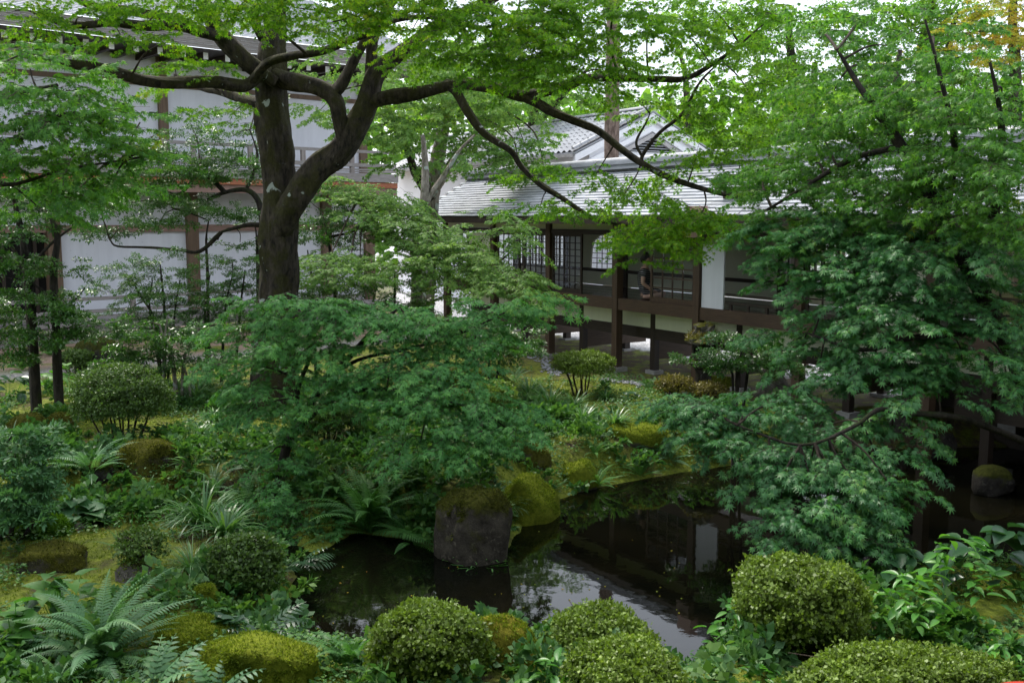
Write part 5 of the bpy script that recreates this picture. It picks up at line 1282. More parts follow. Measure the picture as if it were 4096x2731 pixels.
rock("boulder", 60, 1745, 190, 85, "flat mossy stone with a bare grey top at the far left", "rock_brown", 7, 0.65, 0.8, 0.0, 1200)
rock("boulder", 225, 1740, 120, 85, "rust-brown rounded stone left of the big clipped azalea", "rock_brown", 8, 0.3, 0.8, 0.0, 1200)
rock("boulder", 565, 1960, 270, 130, "brown mossy boulder below the big clipped azalea", "rock_brown", 9, 0.55, 0.8, 0.1, 3200)
rock("boulder", 370, 1950, 140, 100, "dark sloping stone behind the left fern", "rock_dark", 10, 0.4, 0.8, 0.3, 600)
rock("boulder", 680, 1995, 100, 62, "small brown stone touching the mossy boulder's right side", "rock_brown", 11, 0.4, 0.8, 0.0, 500)
rock("boulder", 375, 1490, 190, 140, "tall dark weathered boulder in front of the hall veranda", "rock_dark", 12, 0.7, 0.7, 0.0, 500)
rock("boulder", 3110, 1590, 170, 105, "pale lichen-patched boulder below the corridor on the right", "rock_bare", 13, 0.35, 0.8, 0.2, 0)
rock("boulder", 730, 2610, 330, 105, "lime-green mossy stone behind the big foreground fern", "rock_bright", 14, 0.45, 0.9, 0.2, 5200, "moss_tuft")
rock("boulder", 1010, 2790, 640, 185, "wide low moss-carpeted stone at the bottom left of the pond", "rock_bright", 15, 0.45, 0.8, 0.0, 9000, "moss_tuft")
rock("boulder", 2030, 2670, 330, 190, "ochre mossy stone between the two clipped azaleas in the foreground", "rock_yellow", 16, 0.35, 0.9, 0.0, 7000)
rock("boulder", 815, 2420, 120, 75, "small mossy stone on the path edge above the heart leaves", "rock_bright", 17, 0.4, 0.8, 0.0, 1600)
rock("boulder", 520, 2330, 160, 90, "reddish bare stone half hidden under a twiggy shrub", "rock_bare", 18, 0.5, 0.8, 0.0, 400)
rock("boulder", 150, 2290, 330, 95, "dark overhanging mossy bank stone at the lower left", "rock_brown", 19, 0.5, 0.7, 0.0, 1800)
rock("boulder", 3990, 1975, 170, 110, "dark foundation stone under the far right corridor post", "rock_dark", 20, 0.6, 0.8, 0.0, 0, z=-0.42)
rock("boulder", 3770, 1830, 150, 120, "dark rounded boulder under the corridor by the pond", "rock_dark", 21, 0.4, 0.8, 0.0, 0, z=-0.3)
rock("boulder", 2890, 1560, 110, 55, "low mossy stone behind the thin brownish azalea", "rock_moss", 22, 0.5, 0.8, 0.0, 900)
rock("boulder", 1210, 1850, 170, 60, "brown mossy stone behind the foot of the leaning maple", "rock_brown", 23, 0.4, 0.8, 0.0, 900)
rock("boulder", 880, 1800, 150, 60, "dark mossy hump left of the leaning maple", "rock_dark", 24, 0.4, 0.8, 0.0, 1000, "moss_green")
rock("boulder", 3560, 1680, 300, 90, "brown rough bank stone lit beneath the corridor", "rock_bare", 25, 0.6, 0.6, 0.0, 0)
rock("boulder", 250, 1640, 90, 30, "small flat grey stepping stone in the left moss", "rock_bare", 26, 0.6, 0.8, 0.0, 0)
rock("boulder", 290, 2120, 70, 35, "small pale rounded stone by the little stream", "rock_bare", 27, 0.4, 0.8, 0.0, 0)

# ---------------------------------------------------------------- clipped shrubs
def clipped(name, px, py, wpx, hpx, label, mat, seed, nros, leafsize, stems=7, depth=0.9, gap=0.25, flat=0.0, z=None, group="clipped azaleas", rough=1.0):
    """(px, py): foot of the shrub; wpx x hpx its size in the picture."""
    rng = np.random.default_rng(seed)
    g0 = ground(px, py) if z is None else gz(px, py, z)
    Y = g0[1]; w = wpx / FPX * Y / 2; H = hpx / FPX * Y; d = w * depth
    c = np.array((g0[0], g0[1] + d * 0.55, g0[2]))
    t = thing(name, tuple(c), label, "shrub", group)
    z0 = H * gap; hh = H - z0                      # crown from z0 to H
    nros = int(nros * 0.72)
    u = norm(rng.normal(0, 1, (nros, 3)))
    u[:, 2] = np.where(u[:, 2] < -0.35, -u[:, 2], u[:, 2])
    bumpy = 1 + rough * 0.42 * (vnoise3(u * 1.9 + seed, seed) - 0.5) + 0.34 * (vnoise3(u * 5.0 + seed, seed + 1) - 0.5)
    depthin = 1 - 0.34 * rng.random(nros) ** 1.8
    zc = z0 + hh * 0.42
    zz = np.where(u[:, 2] > 0, u[:, 2] * (H - zc), u[:, 2] * (zc - z0) * 1.6)
    r = np.stack([u[:, 0] * w * bumpy, u[:, 1] * d * bumpy, zz * bumpy], 1) * depthin[:, None]
    hole = vnoise3(u * 6.5 + seed * 1.7, seed + 4)
    stray = rng.random(nros) < 0.035
    r = r * np.where(stray, rng.uniform(1.03, 1.14, nros), 1.0)[:, None] * np.where(hole > 0.62, 0.80, 1.0)[:, None]
    P0 = c + r + np.array((0, 0, zc))
    N = norm(r / np.array((w * w, d * d, (H - zc) ** 2)))
    k = 5
    P = np.repeat(P0, k, 0) + rng.normal(0, leafsize * 0.6, (nros * k, 3))
    Nn = np.repeat(N, k, 0)
    tip = norm(Nn * 0.55 + rng.normal(0, 0.65, (nros * k, 3)) + np.array((0, 0, 0.25)))
    R = frames(tip, Nn + rng.normal(0, 0.35, (nros * k, 3)))
    tone = np.repeat(0.12 * (vnoise3(P0 * 6, seed) - 0.5) * 4 + rng.normal(0, 0.08, nros), k)
    rn = np.clip(rng.random(nros * k) * 0.65 + 0.15 + tone, 0, 1)
    put("foliage", leaves_mesh("foliage", "broadkite" if leafsize < 0.04 else "oval", P, R, 1.15 * leafsize * rng.uniform(0.5, 1.35, nros * k), rn), M[mat], t, kind="stuff")
    A, B, Rr = [], [], []
    for i in range(stems):
        a = rng.random() * 6.28; rr = math.sqrt(rng.random())
        b0 = c + np.array((math.cos(a) * w * 0.30 * rr, math.sin(a) * d * 0.30 * rr, -0.04))
        b2 = c + np.array((math.cos(a) * w * 0.75 * rr, math.sin(a) * d * 0.75 * rr, z0 + hh * 0.55))
        b1 = b0 * 0.5 + b2 * 0.5 + rng.normal(0, 0.04 * H, 3)
        tube_obj("stem", [b0, b1, b2], [0.014, 0.011, 0.006], M["bark_twig"], t, 5, 3, 0.05, seed + i)
        for _ in range(22):
            q = b1 * 0.6 + b2 * 0.4 + rng.normal(0, 0.05, 3)
            e = c + np.array((rng.normal(0, 0.42) * w, rng.normal(0, 0.42) * d, zc + rng.uniform(-0.3, 0.55) * hh))
            A.append(q); B.append(e); Rr.append(0.004)
    put("twigs", twigs_mesh("twigs", np.array(A), np.array(B), np.array(Rr)), M["bark_twig"], t, kind="stuff")
    ROCKS.append((c, w * 0.7))
    return t
clipped("azalea_bush", 455, 1795, 415, 330, "big round clipped azalea on bare stems at the left", "azalea_dark", 1, 6800, 0.028, 12, gap=0.22, rough=0.45)
clipped("azalea_bush", 2335, 1590, 262, 180, "umbrella-shaped clipped azalea in front of the corridor posts", "azalea", 2, 4200, 0.026, 8, gap=0.45, rough=0.5)
clipped("azalea_bush", 1960, 1760, 230, 240, "rounded clipped azalea half hidden behind the central maple's tip", "azalea", 3, 3200, 0.028, 7)
clipped("azalea_bush", 1295, 1790, 300, 210, "twiggy clipped azalea behind the leaning maple trunk", "azalea_dark", 4, 3400, 0.028, 14, gap=0.1)
clipped("azalea_bush", 2700, 1612, 150, 105, "thin brownish azalea in front of the lantern", "azalea_brown", 5, 900, 0.026, 9, gap=0.3)
clipped("azalea_bush", 2840, 1618, 150, 85, "sparse brownish azalea right of the lantern's foot", "azalea_brown", 6, 800, 0.026, 9, gap=0.3)
clipped("azalea_bush", 1715, 2790, 500, 350, "dense round clipped azalea at the bottom centre by the water", "azalea", 7, 7000, 0.026, 6, gap=0.05)
clipped("azalea_bush", 2390, 2660, 480, 270, "round clipped azalea left of the bright water reflection", "azalea", 8, 6000, 0.025, 6, gap=0.05)
clipped("azalea_bush", 3230, 2640, 590, 375, "largest clipped azalea in the right foreground", "azalea", 9, 8200, 0.027, 10, gap=0.05, rough=1.35)
clipped("azalea_bush", 2500, 2900, 520, 290, "clipped azalea cut by the bottom edge near the middle", "azalea", 10, 4500, 0.024, 4, gap=0.05)
clipped("azalea_bush", 3680, 2900, 1000, 235, "wide clipped azalea along the bottom right edge", "azalea", 11, 9000, 0.023, 5, depth=0.5, gap=0.05)
clipped("azalea_bush", 960, 2410, 330, 250, "loose dark shrub beside the pond left of centre", "azalea_dark", 12, 2600, 0.030, 8, gap=0.1)
clipped("azalea_bush", 550, 2310, 210, 190, "sparse twiggy shrub on the lower left moss", "azalea_dark", 13, 520, 0.026, 11, gap=0.2)
clipped("azalea_bush", 285, 1500, 150, 100, "small clipped shrub beside the tall dark boulder", "azalea_dark", 14, 1300, 0.032, 5, gap=0.1)
clipped("azalea_bush", 1960, 1590, 180, 90, "yellow-green low shrub just behind the hidden rounded azalea", "azalea", 15, 1500, 0.028, 4, gap=0.1)
def cushion(px, py, wpx, hpx, label, mat, seed, n):
    rng = np.random.default_rng(seed)
    g0 = ground(px, py); Y = g0[1]; w = wpx / FPX * Y / 2; h = hpx / FPX * Y; d = w * 0.8
    c = np.array((g0[0], g0[1] + d * 0.8, g0[2] - 0.02))
    V, F = ICO4; V = V * (1 + 0.2 * (vnoise3(V * 1.8 + seed, seed)[:, None] - 0.5)); V = V * np.where(V[:, 2:3] < 0, (1, 1, 0.2), (1, 1, 1))
    V = V * np.array((w, d, h)) + c
    t = put("moss_mound", np_mesh("moss_mound", V, F), M["moss_green"] if mat == "moss_green" else M["rock_bright"], None, label=label, cat="moss")
    fi = rng.integers(len(F), size=n); bc = rng.dirichlet((1, 1, 1), n)
    a, b, cc = V[F[fi, 0]], V[F[fi, 1]], V[F[fi, 2]]; N = norm(np.cross(b - a, cc - a))
    tufts("moss_cushion", a * bc[:, :1] + b * bc[:, 1:2] + cc * bc[:, 2:], N, 0.032, M[mat], t, rng, 0.35)
cushion(120, 2150, 260, 95, "bright green haircap moss mound at the left edge", "moss_green", 31, 9000)

# ---------------------------------------------------------------- ferns
def frond_mesh(name, n, width, droop, arch, detail, mat, wide=0.16):
    """a frond of unit length: leaves the crown upward along +x and arches over."""
    rng = np.random.default_rng(n * 7 + int(droop * 100))
    pts, tang = [], []
    p, a = np.zeros(3), arch
    for i in range(n + 1):
        pts.append(p.copy()); tang.append(np.array((math.cos(a), 0, math.sin(a))))
        p = p + tang[-1] / n; a -= droop / n
    P, T, U, S = [], [], [], []
    for i in range(2, n + 1):
        t = i / n
        ln = width * (math.sin(math.pi * min(1, (t * 0.93 + 0.07)) ** 0.85) ** 0.8 + 0.03)
        nrm = np.array((-tang[i][2], 0, tang[i][0]))
        for sg in (-1, 1):
            d = norm(np.array((0, sg, 0)) * 0.95 + tang[i] * (0.30 + 0.5 * t) - nrm * 0.22 + rng.normal(0, 0.05, 3))
            P.append(pts[i]); T.append(d); U.append(nrm); S.append(ln)
    P, T, U, S = map(np.array, (P, T, U, S)); R = frames(T, U)
    w = wide
    tv = np.array([(0, -w * 0.45, 0), (0.3, -w, 0.02), (0.7, -w * 0.7, -0.02), (1.0, 0, -0.12), (0.7, w * 0.7, -0.02), (0.3, w, 0.02), (0, w * 0.45, 0)])
    tf = np.array([(0, 1, 5, 6), (1, 2, 4, 5), (2, 3, 3, 4)])
    if not detail:
        tv = np.array([(0, -w * 0.6, 0), (0.45, -w, 0.02), (1.0, 0, -0.12), (0.45, w, 0.02)]); tf = np.array([(0, 1, 2, 3)])
    N, k = len(P), len(tv)
    V = (P[:, None] + np.einsum('nij,kj->nki', R, tv) * S[:, None, None]).reshape(-1, 3)
    F = []
    for m_ in range(N):
        for f in tf:
            F.append(tuple(dict.fromkeys(int(q) + m_ * k for q in f)))
    b = len(V); pts = np.array(pts)
    ra = np.concatenate([pts + (0, 0.006, 0), pts - (0, 0.006, 0)])
    V = np.vstack([V, ra]); m1 = n + 1
    for i in range(n): F.append((b + i, b + i + 1, b + m1 + i + 1, b + m1 + i))
    me = bpy.data.meshes.new(name); me.from_pydata([tuple(v) for v in V], [], F); me.update()
    a_ = me.attributes.new("rnd", 'FLOAT', 'FACE'); a_.data.foreach_set("value", np.full(len(F), 0.5, np.float32) + rng.normal(0, 0.2, len(F)).astype(np.float32))
    me.materials.append(mat); return me
FR = {}
for mk_, mt in (("fern", M["fern"]), ("fern_blue", M["fern_blue"])):
    FR[mk_] = [frond_mesh("frond", 26, 0.105, dr, ar, False, mt, 0.15) for dr, ar in ((1.5, 1.2), (1.1, 0.9), (1.8, 1.35), (0.8, 0.55))]
    FR[mk_ + "_hi"] = [frond_mesh("frond", 34, 0.10, dr, ar, True, mt, 0.11) for dr, ar in ((1.5, 1.3), (1.1, 1.05), (1.9, 1.4), (0.9, 0.6))]
FR["holly"] = [frond_mesh("frond", 9, 0.26, dr, ar, True, M["fern_blue"], 0.17) for dr, ar in ((0.7, 0.7), (0.9, 0.9))]
FR["sword"] = [frond_mesh("frond", 10, 0.34, dr, ar, True, M["hosta"], 0.10) for dr, ar in ((1.2, 0.9), (0.9, 0.6))]
NF = 0
def fern(px, py, size, n, label, kind="fern", seed=0, lean=None, spread=2 * math.pi, face=0.0, lift=0.0):
    global NF
    rng = np.random.default_rng(1000 + seed)
    g0 = ground(px, py); g0[2] += lift
    t = thing("fern", tuple(g0), label, "fern", "ferns")
    n = int(n * 1.3)
    for k in range(n):
        yaw = face + (k + rng.uniform(-0.35, 0.35)) / n * spread - (spread / 2 if spread < 6 else 0)
        inner = rng.random()
        s = size * (0.65 + 0.45 * rng.random())
        m_ = FR[kind][int(rng.integers(len(FR[kind])))]
        place("frond", m_, t, g0 + np.array((math.cos(yaw) * 0.02, math.sin(yaw) * 0.02, 0.0)), (rng.normal(0, 0.15), rng.normal(0, 0.16) - (0.2 if inner < 0.35 else 0), yaw), (s, s * rng.uniform(0.85, 1.15), s)); NF += 1
fern(400, 2640, 0.80, 38, "largest fern, blue-green with upright fronds in the lower left corner", "fern_blue_hi", 1)
fern(250, 2760, 0.42, 14, "low arching fern under the largest fern at the bottom left", "fern_blue_hi", 2)
fern(610, 2760, 0.42, 7, "coarse fern with wide oval leaflets at the bottom left", "holly", 3, face=0.9, spread=3.6)
fern(850, 2790, 0.34, 7, "small coarse-leafleted fern at the bottom edge beside the mossy stone", "holly", 4, face=1.2, spread=3.6)
fern(370, 1900, 0.62, 20, "pale sunlit fern left of the brown mossy boulder", "fern_blue", 5)
fern(420, 2080, 0.36, 9, "yellowish fern hanging below the brown mossy boulder", "fern", 6)
fern(1480, 2130, 1.0, 32, "large dark glossy fern left of the upright pond stone", "fern_hi", 7)
fern(1640, 2170, 0.62, 16, "dark fern tucked against the upright pond stone", "fern", 8)
fern(1350, 2010, 0.55, 15, "fern rising behind the large glossy fern", "fern", 9)
fern(1580, 1990, 0.45, 12, "fern under the drooping central maple boughs", "fern", 10)
fern(2390, 1960, 0.42, 16, "bright fern growing on the mossy water-edge stone", "fern", 11)
fern(2200, 1960, 0.28, 8, "little fern wedged between the two mossy pond stones", "fern", 12)
fern(2560, 1900, 0.42, 12, "fern overhanging the far water's edge", "fern", 13)
fern(2680, 1850, 0.48, 12, "fern drooping to the water under the blue maple bough", "fern_blue", 14)
fern(2380, 1830, 0.36, 10, "small fern above the bright water-edge fern", "fern", 15)
fern(2620, 1800, 0.36, 9, "fern on the right end of the flat mossy stone", "fern_blue", 16)
fern(2590, 1560, 0.40, 6, "single light fern beside the dark pebble strip", "fern", 17, face=1.8, spread=2.4)
fern(860, 1960, 0.5, 14, "light fern right of the brown mossy boulder", "fern_blue", 18)
fern(980, 2010, 0.55, 16, "sunlit fern under the left side of the leaning maple", "fern_blue", 19)
fern(770, 1880, 0.42, 12, "fern on the slope right of the big clipped azalea", "fern", 20)
fern(1010, 1880, 0.45, 12, "fern among the dark leaves left of the leaning trunk", "fern_blue", 21)
fern(1150, 1990, 0.45, 12, "fern at the foot of the leaning maple", "fern", 22)
fern(200, 1420, 0.7, 18, "dark fern in shade under the left camellia trunks", "fern", 23)
fern(90, 1480, 0.6, 14, "dark fern at the far left below the veranda", "fern", 24)
fern(1020, 2470, 0.38, 12, "fern hanging over the pond below the dark loose shrub", "fern", 25)
fern(1190, 2330, 0.5, 7, "long-leafleted fern arching out over the pond", "sword", 26, face=-0.2, spread=2.6, lift=0.12)
fern(1050, 2520, 0.36, 7, "strap-leafleted fern at the pond's near left corner", "sword", 27, face=-0.8, spread=3.4)
fern(1400, 2680, 0.46, 9, "bright lacy fern left of the bottom centre azalea", "fern_hi", 28, lift=0.05)
fern(1520, 2740, 0.34, 8, "small bright fern touching the bottom centre azalea", "fern_hi", 29)
fern(3020, 2560, 0.26, 6, "small fern peeking from the largest azalea's left flank", "fern", 30, lift=0.15)
fern(1270, 1900, 0.38, 10, "fern beside the twiggy azalea behind the leaning trunk", "fern", 31)
fern(1700, 1930, 0.4, 10, "dark fern below the maple boughs near the mossy stones", "fern", 32)
fern(600, 2020, 0.34, 9, "low fern in front of the brown mossy boulder", "fern", 33)
fern(480, 2190, 0.26, 8, "tiny fern by the small stream", "fern", 34)
fern(3950, 2180, 0.5, 12, "dark fern in the deep shade at the right edge", "fern", 35)
fern(2140, 1790, 0.36, 9, "fern behind the rounded brown-mossed stone", "fern", 36)
fern(2060, 1520, 0.4, 9, "pale fern in the grass left of the umbrella-shaped azalea", "fern_blue", 37)

# ---------------------------------------------------------------- grassy clumps
def clump(px, py, size, n, label, seed, wdt=0.010, group="grassy clumps"):
    rng = np.random.default_rng(2000 + seed)
    g0 = ground(px, py); segs = 6
    yaw = rng.random(n) * 6.283; L = size * rng.uniform(0.6, 1.1, n); el = rng.uniform(0.75, 1.5, n); bend = rng.uniform(0.9, 2.2, n)
    C = np.zeros((n, segs + 1, 3)); a = el.copy(); p = g0 + np.stack([np.cos(yaw), np.sin(yaw), 0 * yaw], 1) * (rng.random(n) * size * 0.18)[:, None]
    W = []
    for i in range(segs + 1):
        C[:, i] = p
        p = p + np.stack([np.cos(yaw) * np.cos(a), np.sin(yaw) * np.cos(a), np.sin(a)], 1) * (L / segs)[:, None]; a = a - bend / segs
    side = np.stack([-np.sin(yaw), np.cos(yaw), 0 * yaw], 1)
    prof = wdt * np.array([0.6, 1, 1, 0.95, 0.8, 0.5, 0.05])
    A = C + side[:, None] * prof[None, :, None]; Bq = C - side[:, None] * prof[None, :, None]
    V = np.stack([A, Bq], 2).reshape(-1, 3)
    base = (np.arange(n) * (segs + 1) * 2)[:, None] + (np.arange(segs) * 2)[None, :]
    F = np.stack([base, base + 1, base + 3, base + 2], -1).reshape(-1, 4)
    t = thing("grass_clump", tuple(g0), label, "grass", group)
    put("blades", np_mesh("blades", V, F, np.repeat(rng.random(n), segs)), M["grass"], t, kind="stuff")
clump(2460, 1720, 0.42, 150, "neat round grass tuft above the flat mossy stone", 1)
clump(2330, 1700, 0.42, 130, "dark grass tuft left of the neat round tuft", 2)
clump(2200, 1640, 0.5, 190, "silvery arching grass clump left of the umbrella-shaped azalea", 3)
clump(2120, 1600, 0.5, 150, "blue-grey grass clump behind the maple's right tip", 4)
clump(2300, 1640, 0.40, 110, "grass tuft under the umbrella-shaped azalea", 5)
clump(820, 2110, 0.55, 120, "tall grassy clump by the stream in the lower left", 6)
clump(900, 2150, 0.42, 90, "strap-leaved clump right of the tall stream grass", 7, 0.014)
clump(690, 1590, 0.5, 150, "dark grass behind the big clipped azalea", 8)
clump(790, 1610, 0.5, 140, "dark grass below the twisted camellia", 9)
clump(860, 1690, 0.35, 100, "silvery grass tuft on the sunlit moss slope", 10)
clump(800, 1750, 0.28, 140, "soft bright grass tuft on the moss slope", 11, 0.006)
clump(960, 1650, 0.35, 90, "grass tuft at the edge of the maple's shade", 12)
clump(1480, 1820, 0.30, 80, "silver-edged tuft behind the large glossy fern", 13)
clump(2010, 2050, 0.38, 110, "fine pale grass between the upright and the long mossy stone", 14, 0.005)
clump(120, 1850, 0.45, 130, "grassy tuft at the left above the leafy shrub", 15)
clump(40, 1800, 0.45, 100, "dark grass tuft at the far left edge", 16)
clump(1500, 2220, 0.42, 40, "few long blades leaning over the dark water", 17, 0.006)
clump(770, 2290, 0.38, 190, "dense fine dark grass hump on the lower left moss", 18, 0.004)
clump(3060, 2650, 0.30, 60, "green tuft beneath the largest azalea", 19)
clump(2420, 1600, 0.3, 70, "low grass right of the umbrella-shaped azalea's stems", 20)

# ---------------------------------------------------------------- broad-leaved plants, leaf by leaf
def blade_leaf(name, wid, cup, mat, heart=False):
    vs, fs = [], []
    if heart:
        prof = [(-0.10, 0.20), (-0.16, 0.34), (-0.04, 0.46), (0.2, 0.50), (0.45, 0.43), (0.7, 0.27), (0.88, 0.11)]
    else:
        prof = [(0.02, 0.03), (0.15, 0.30), (0.35, 0.46), (0.55, 0.48), (0.75, 0.36), (0.9, 0.17)]
    mid0 = 0
    vs.append((0.0, 0, 0.0)); 
    L, R_, Mi = [], [], []
    for (x, w) in prof:
        z = cup * (w * wid * 1.6) - 0.32 * max(0, x) ** 2
        vs.append((x, w * wid, z)); L.append(len(vs) - 1)
        vs.append((x, -w * wid, z)); R_.append(len(vs) - 1)
        vs.append((max(x, 0.0), 0, -0.32 * max(0, x) ** 2 - 0.02)); Mi.append(len(vs) - 1)
    vs.append((1.0, 0, -0.34)); tipi = len(vs) - 1
    for i in range(len(prof) - 1):
        fs.append((Mi[i], Mi[i + 1], L[i + 1], L[i])); fs.append((R_[i], R_[i + 1], Mi[i + 1], Mi[i]))
    fs += [(Mi[-1], tipi, L[-1]), (R_[-1], tipi, Mi[-1])]
    me = bpy.data.meshes.new(name); me.from_pydata(vs, [], fs); me.update()
    for pl in me.polygons: pl.use_smooth = True
    a_ = me.attributes.new("rnd", 'FLOAT', 'FACE'); a_.data.foreach_set("value", np.full(len(fs), 0.5, np.float32))
    me.materials.append(mat); return me
LF_ = {"lance": blade_leaf("leaf", 0.40, 0.25, M["broad"]), "heart": blade_leaf("leaf", 0.88, 0.12, M["heart"], True),
       "hosta": blade_leaf("leaf", 0.72, 0.3, M["hosta"]), "darkheart": blade_leaf("leaf", 0.95, 0.2, M["hosta"], True), "round": blade_leaf("leaf", 1.15, 0.1, M["fern_blue"], True),
       "fatsia": blade_leaf("leaf", 0.42, 0.2, M["broad"])}
def leafy(name, px, py, wpx, hpx, n, leaf, size, label, seed, up=0.2, stems=5, lift=0.0):
    """a leafy plant: leaves spread over a low dome, each on its stalk."""
    rng = np.random.default_rng(3000 + seed)
    g0 = ground(px, py); Y = g0[1]; w = wpx / FPX * Y / 2; h = hpx / FPX * Y
    g0[2] += lift
    t = thing(name, tuple(g0), label, "plant", "broad-leaved plants")
    A, B = [], []
    for k in range(n):
        a = rng.random() * 6.283; r = math.sqrt(rng.random())
        e = g0 + np.array((math.cos(a) * w * r, math.sin(a) * w * 0.75 * r, h * (1 - 0.75 * r * r) * rng.uniform(0.55, 1.0)))
        yaw = a + rng.normal(0, 0.6) if r > 0.25 else rng.random() * 6.283
        if rng.random() < 0.5: yaw = 0.5 * yaw + 0.5 * (-1.57 + rng.normal(0, 0.7))
        place("leaf", LF_[leaf], t, e, (rng.normal(0, 0.25), rng.normal(0.15, 0.25) - up, yaw), size * rng.uniform(0.7, 1.2))
        if k % 2 == 0:
            A.append(g0 + np.array((math.cos(a) * w * 0.4 * r, math.sin(a) * w * 0.3 * r, -0.03))); B.append(e)
    put("stems", twigs_mesh("stems", np.array(A), np.array(B), np.full(len(A), 0.004)), M["broad"], t, kind="stuff")
leafy("leafy_plant", 2250, 2790, 320, 190, 46, "lance", 0.125, "lance-leaved plant in front of the foreground azaleas", 1)
leafy("leafy_plant", 2620, 2560, 300, 230, 44, "lance", 0.12, "leafy plant crossing the bright water reflection", 2)
leafy("leafy_plant", 2960, 2600, 330, 260, 58, "lance", 0.13, "leafy plant against the left of the largest azalea", 3)
leafy("leafy_plant", 3330, 2300, 360, 150, 44, "lance", 0.125, "leafy plants rising behind the largest azalea", 4)
leafy("leafy_plant", 3640, 2560, 420, 320, 80, "lance", 0.135, "tall lance-leaved plant right of the largest azalea", 5)
leafy("leafy_plant", 3820, 2430, 380, 330, 66, "lance", 0.14, "lance-leaved plant with a tall shoot at the right", 6)
leafy("leafy_plant", 3560, 2690, 340, 160, 50, "lance", 0.09, "small-leaved plant above the wide bottom azalea", 7)
leafy("leafy_plant", 4020, 2690, 260, 200, 36, "lance", 0.12, "leafy plant in the lower right shade", 8)
leafy("leafy_plant", 3060, 2760, 280, 110, 34, "lance", 0.085, "bright small plant at the bottom edge below the largest azalea", 9)
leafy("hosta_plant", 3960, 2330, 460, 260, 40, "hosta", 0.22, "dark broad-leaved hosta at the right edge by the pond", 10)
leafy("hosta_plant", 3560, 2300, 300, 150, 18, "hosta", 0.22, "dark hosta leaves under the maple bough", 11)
leafy("heart_leaf_plant", 260, 1570, 330, 130, 60, "heart", 0.15, "bright heart-leaved plant behind the big clipped azalea", 12)
leafy("heart_leaf_plant", 30, 1600, 200, 150, 30, "hosta", 0.19, "large-leaved dark plant at the left edge", 13)
leafy("heart_leaf_plant", 270, 2090, 260, 110, 24, "round", 0.17, "round grey-green leaves beside the small stream", 14)
leafy("heart_leaf_plant", 250, 2480, 330, 240, 44, "heart", 0.15, "large green heart leaves behind the largest fern", 15)
leafy("heart_leaf_plant", 70, 2640, 210, 260, 28, "heart", 0.16, "big dark heart leaves hanging at the lower left edge", 16)
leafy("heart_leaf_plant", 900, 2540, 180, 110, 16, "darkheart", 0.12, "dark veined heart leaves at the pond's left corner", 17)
leafy("leafy_plant", 640, 2480, 190, 100, 40, "lance", 0.05, "small dark leafy plant right of the largest fern", 18)
leafy("fatsia_plant", 2190, 1290, 150, 110, 26, "fatsia", 0.24, "fatsia with fingered glossy leaves by the left corridor post", 19, lift=0.45)
leafy("leafy_plant", 1920, 2260, 310, 30, 60, "lance", 0.035, "tiny leaves trailing at the foot of the upright pond stone", 20, lift=0.03)
leafy("leafy_plant", 700, 2080, 240, 80, 90, "lance", 0.05, "low small-leaved plant over the stream bank", 21)
leafy("leafy_plant", 520, 2100, 180, 80, 60, "lance", 0.05, "mint-like small plant left of the stream grass", 22)
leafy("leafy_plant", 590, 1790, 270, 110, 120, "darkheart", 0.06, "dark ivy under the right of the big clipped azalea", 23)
leafy("leafy_plant", 2700, 1660, 260, 70, 44, "darkheart", 0.09, "low round leaves below the brownish azaleas", 24)
leafy("leafy_plant", 2520, 1610, 120, 50, 18, "darkheart", 0.10, "broad low leaves near the dark pebble strip", 25)
leafy("leafy_plant", 1260, 2690, 330, 60, 150, "lance", 0.035, "blue-green creeping plant between the low mossy stone and the lacy fern", 26)
leafy("leafy_plant", 870, 2330, 150, 110, 24, "lance", 0.10, "strap-leaved rosette by the lower left grass", 27)

# ---------------------------------------------------------------- ground cover
rng = np.random.default_rng(42)
def scatter(n, x0, x1, y0, y1):
    x = rng.uniform(x0, x1, n); y = rng.uniform(y0, y1, n)
    P = np.stack([x, y], 1)
    keep = np.abs(x) < 0.56 * y + 0.6
    cdist = (P - CF.o[:2]) @ CF.n[:2]; ldist = (P - LF.o[:2]) @ LF.n[:2]
    keep &= (cdist < -0.3) & (ldist < -4.0)
    P = P[keep]; d = water_sd(P); P = P[d > 0.06]; d = d[d > 0.06]
    return P, d
P, d = scatter(110000, -8.5, 8.5, 4.6, 19)
nz = vnoise(P[:, 0] * 1.1, P[:, 1] * 1.1, 21) * 0.6 + vnoise(P[:, 0] * 3.1, P[:, 1] * 3.1, 22) * 0.4
keep = (nz + 0.35 * np.exp(-d / 0.5) > 0.50)
P = P[keep][:12500]
hh = height(P[:, 0], P[:, 1])
k = 6
base = np.repeat(np.stack([P[:, 0], P[:, 1], hh], 1), k, 0)
n = len(base)
pos = base + np.stack([rng.normal(0, 0.035, n), rng.normal(0, 0.035, n), rng.uniform(0.015, 0.10, n)], 1)
tip = norm(rng.normal(0, 1, (n, 3)) * (1, 1, 0.35) + (0, 0, 0.12)); R = frames(tip, norm(rng.normal(0, 0.35, (n, 3)) + (0, 0, 1)))
put("ground_cover", leaves_mesh("ground_cover", "broadkite", pos, R, rng.uniform(0.022, 0.05, n), rng.random(n)), M["cover"], kind="stuff", label="low green ground cover leaves spread over the banks")
P, d = scatter(420000, -8.5, 8.5, 4.6, 18)
nz = vnoise(P[:, 0] * 0.9 + 3, P[:, 1] * 0.9, 31) * 0.6 + vnoise(P[:, 0] * 4, P[:, 1] * 4, 32) * 0.4
P = P[nz > 0.40][:120000]
n = len(P); hh = height(P[:, 0], P[:, 1])
pos = np.stack([P[:, 0], P[:, 1], hh - 0.004], 1)
R = frames(norm(rng.normal(0, 0.45, (n, 3)) + (0, 0, 1)), rng.normal(0, 1, (n, 3)))
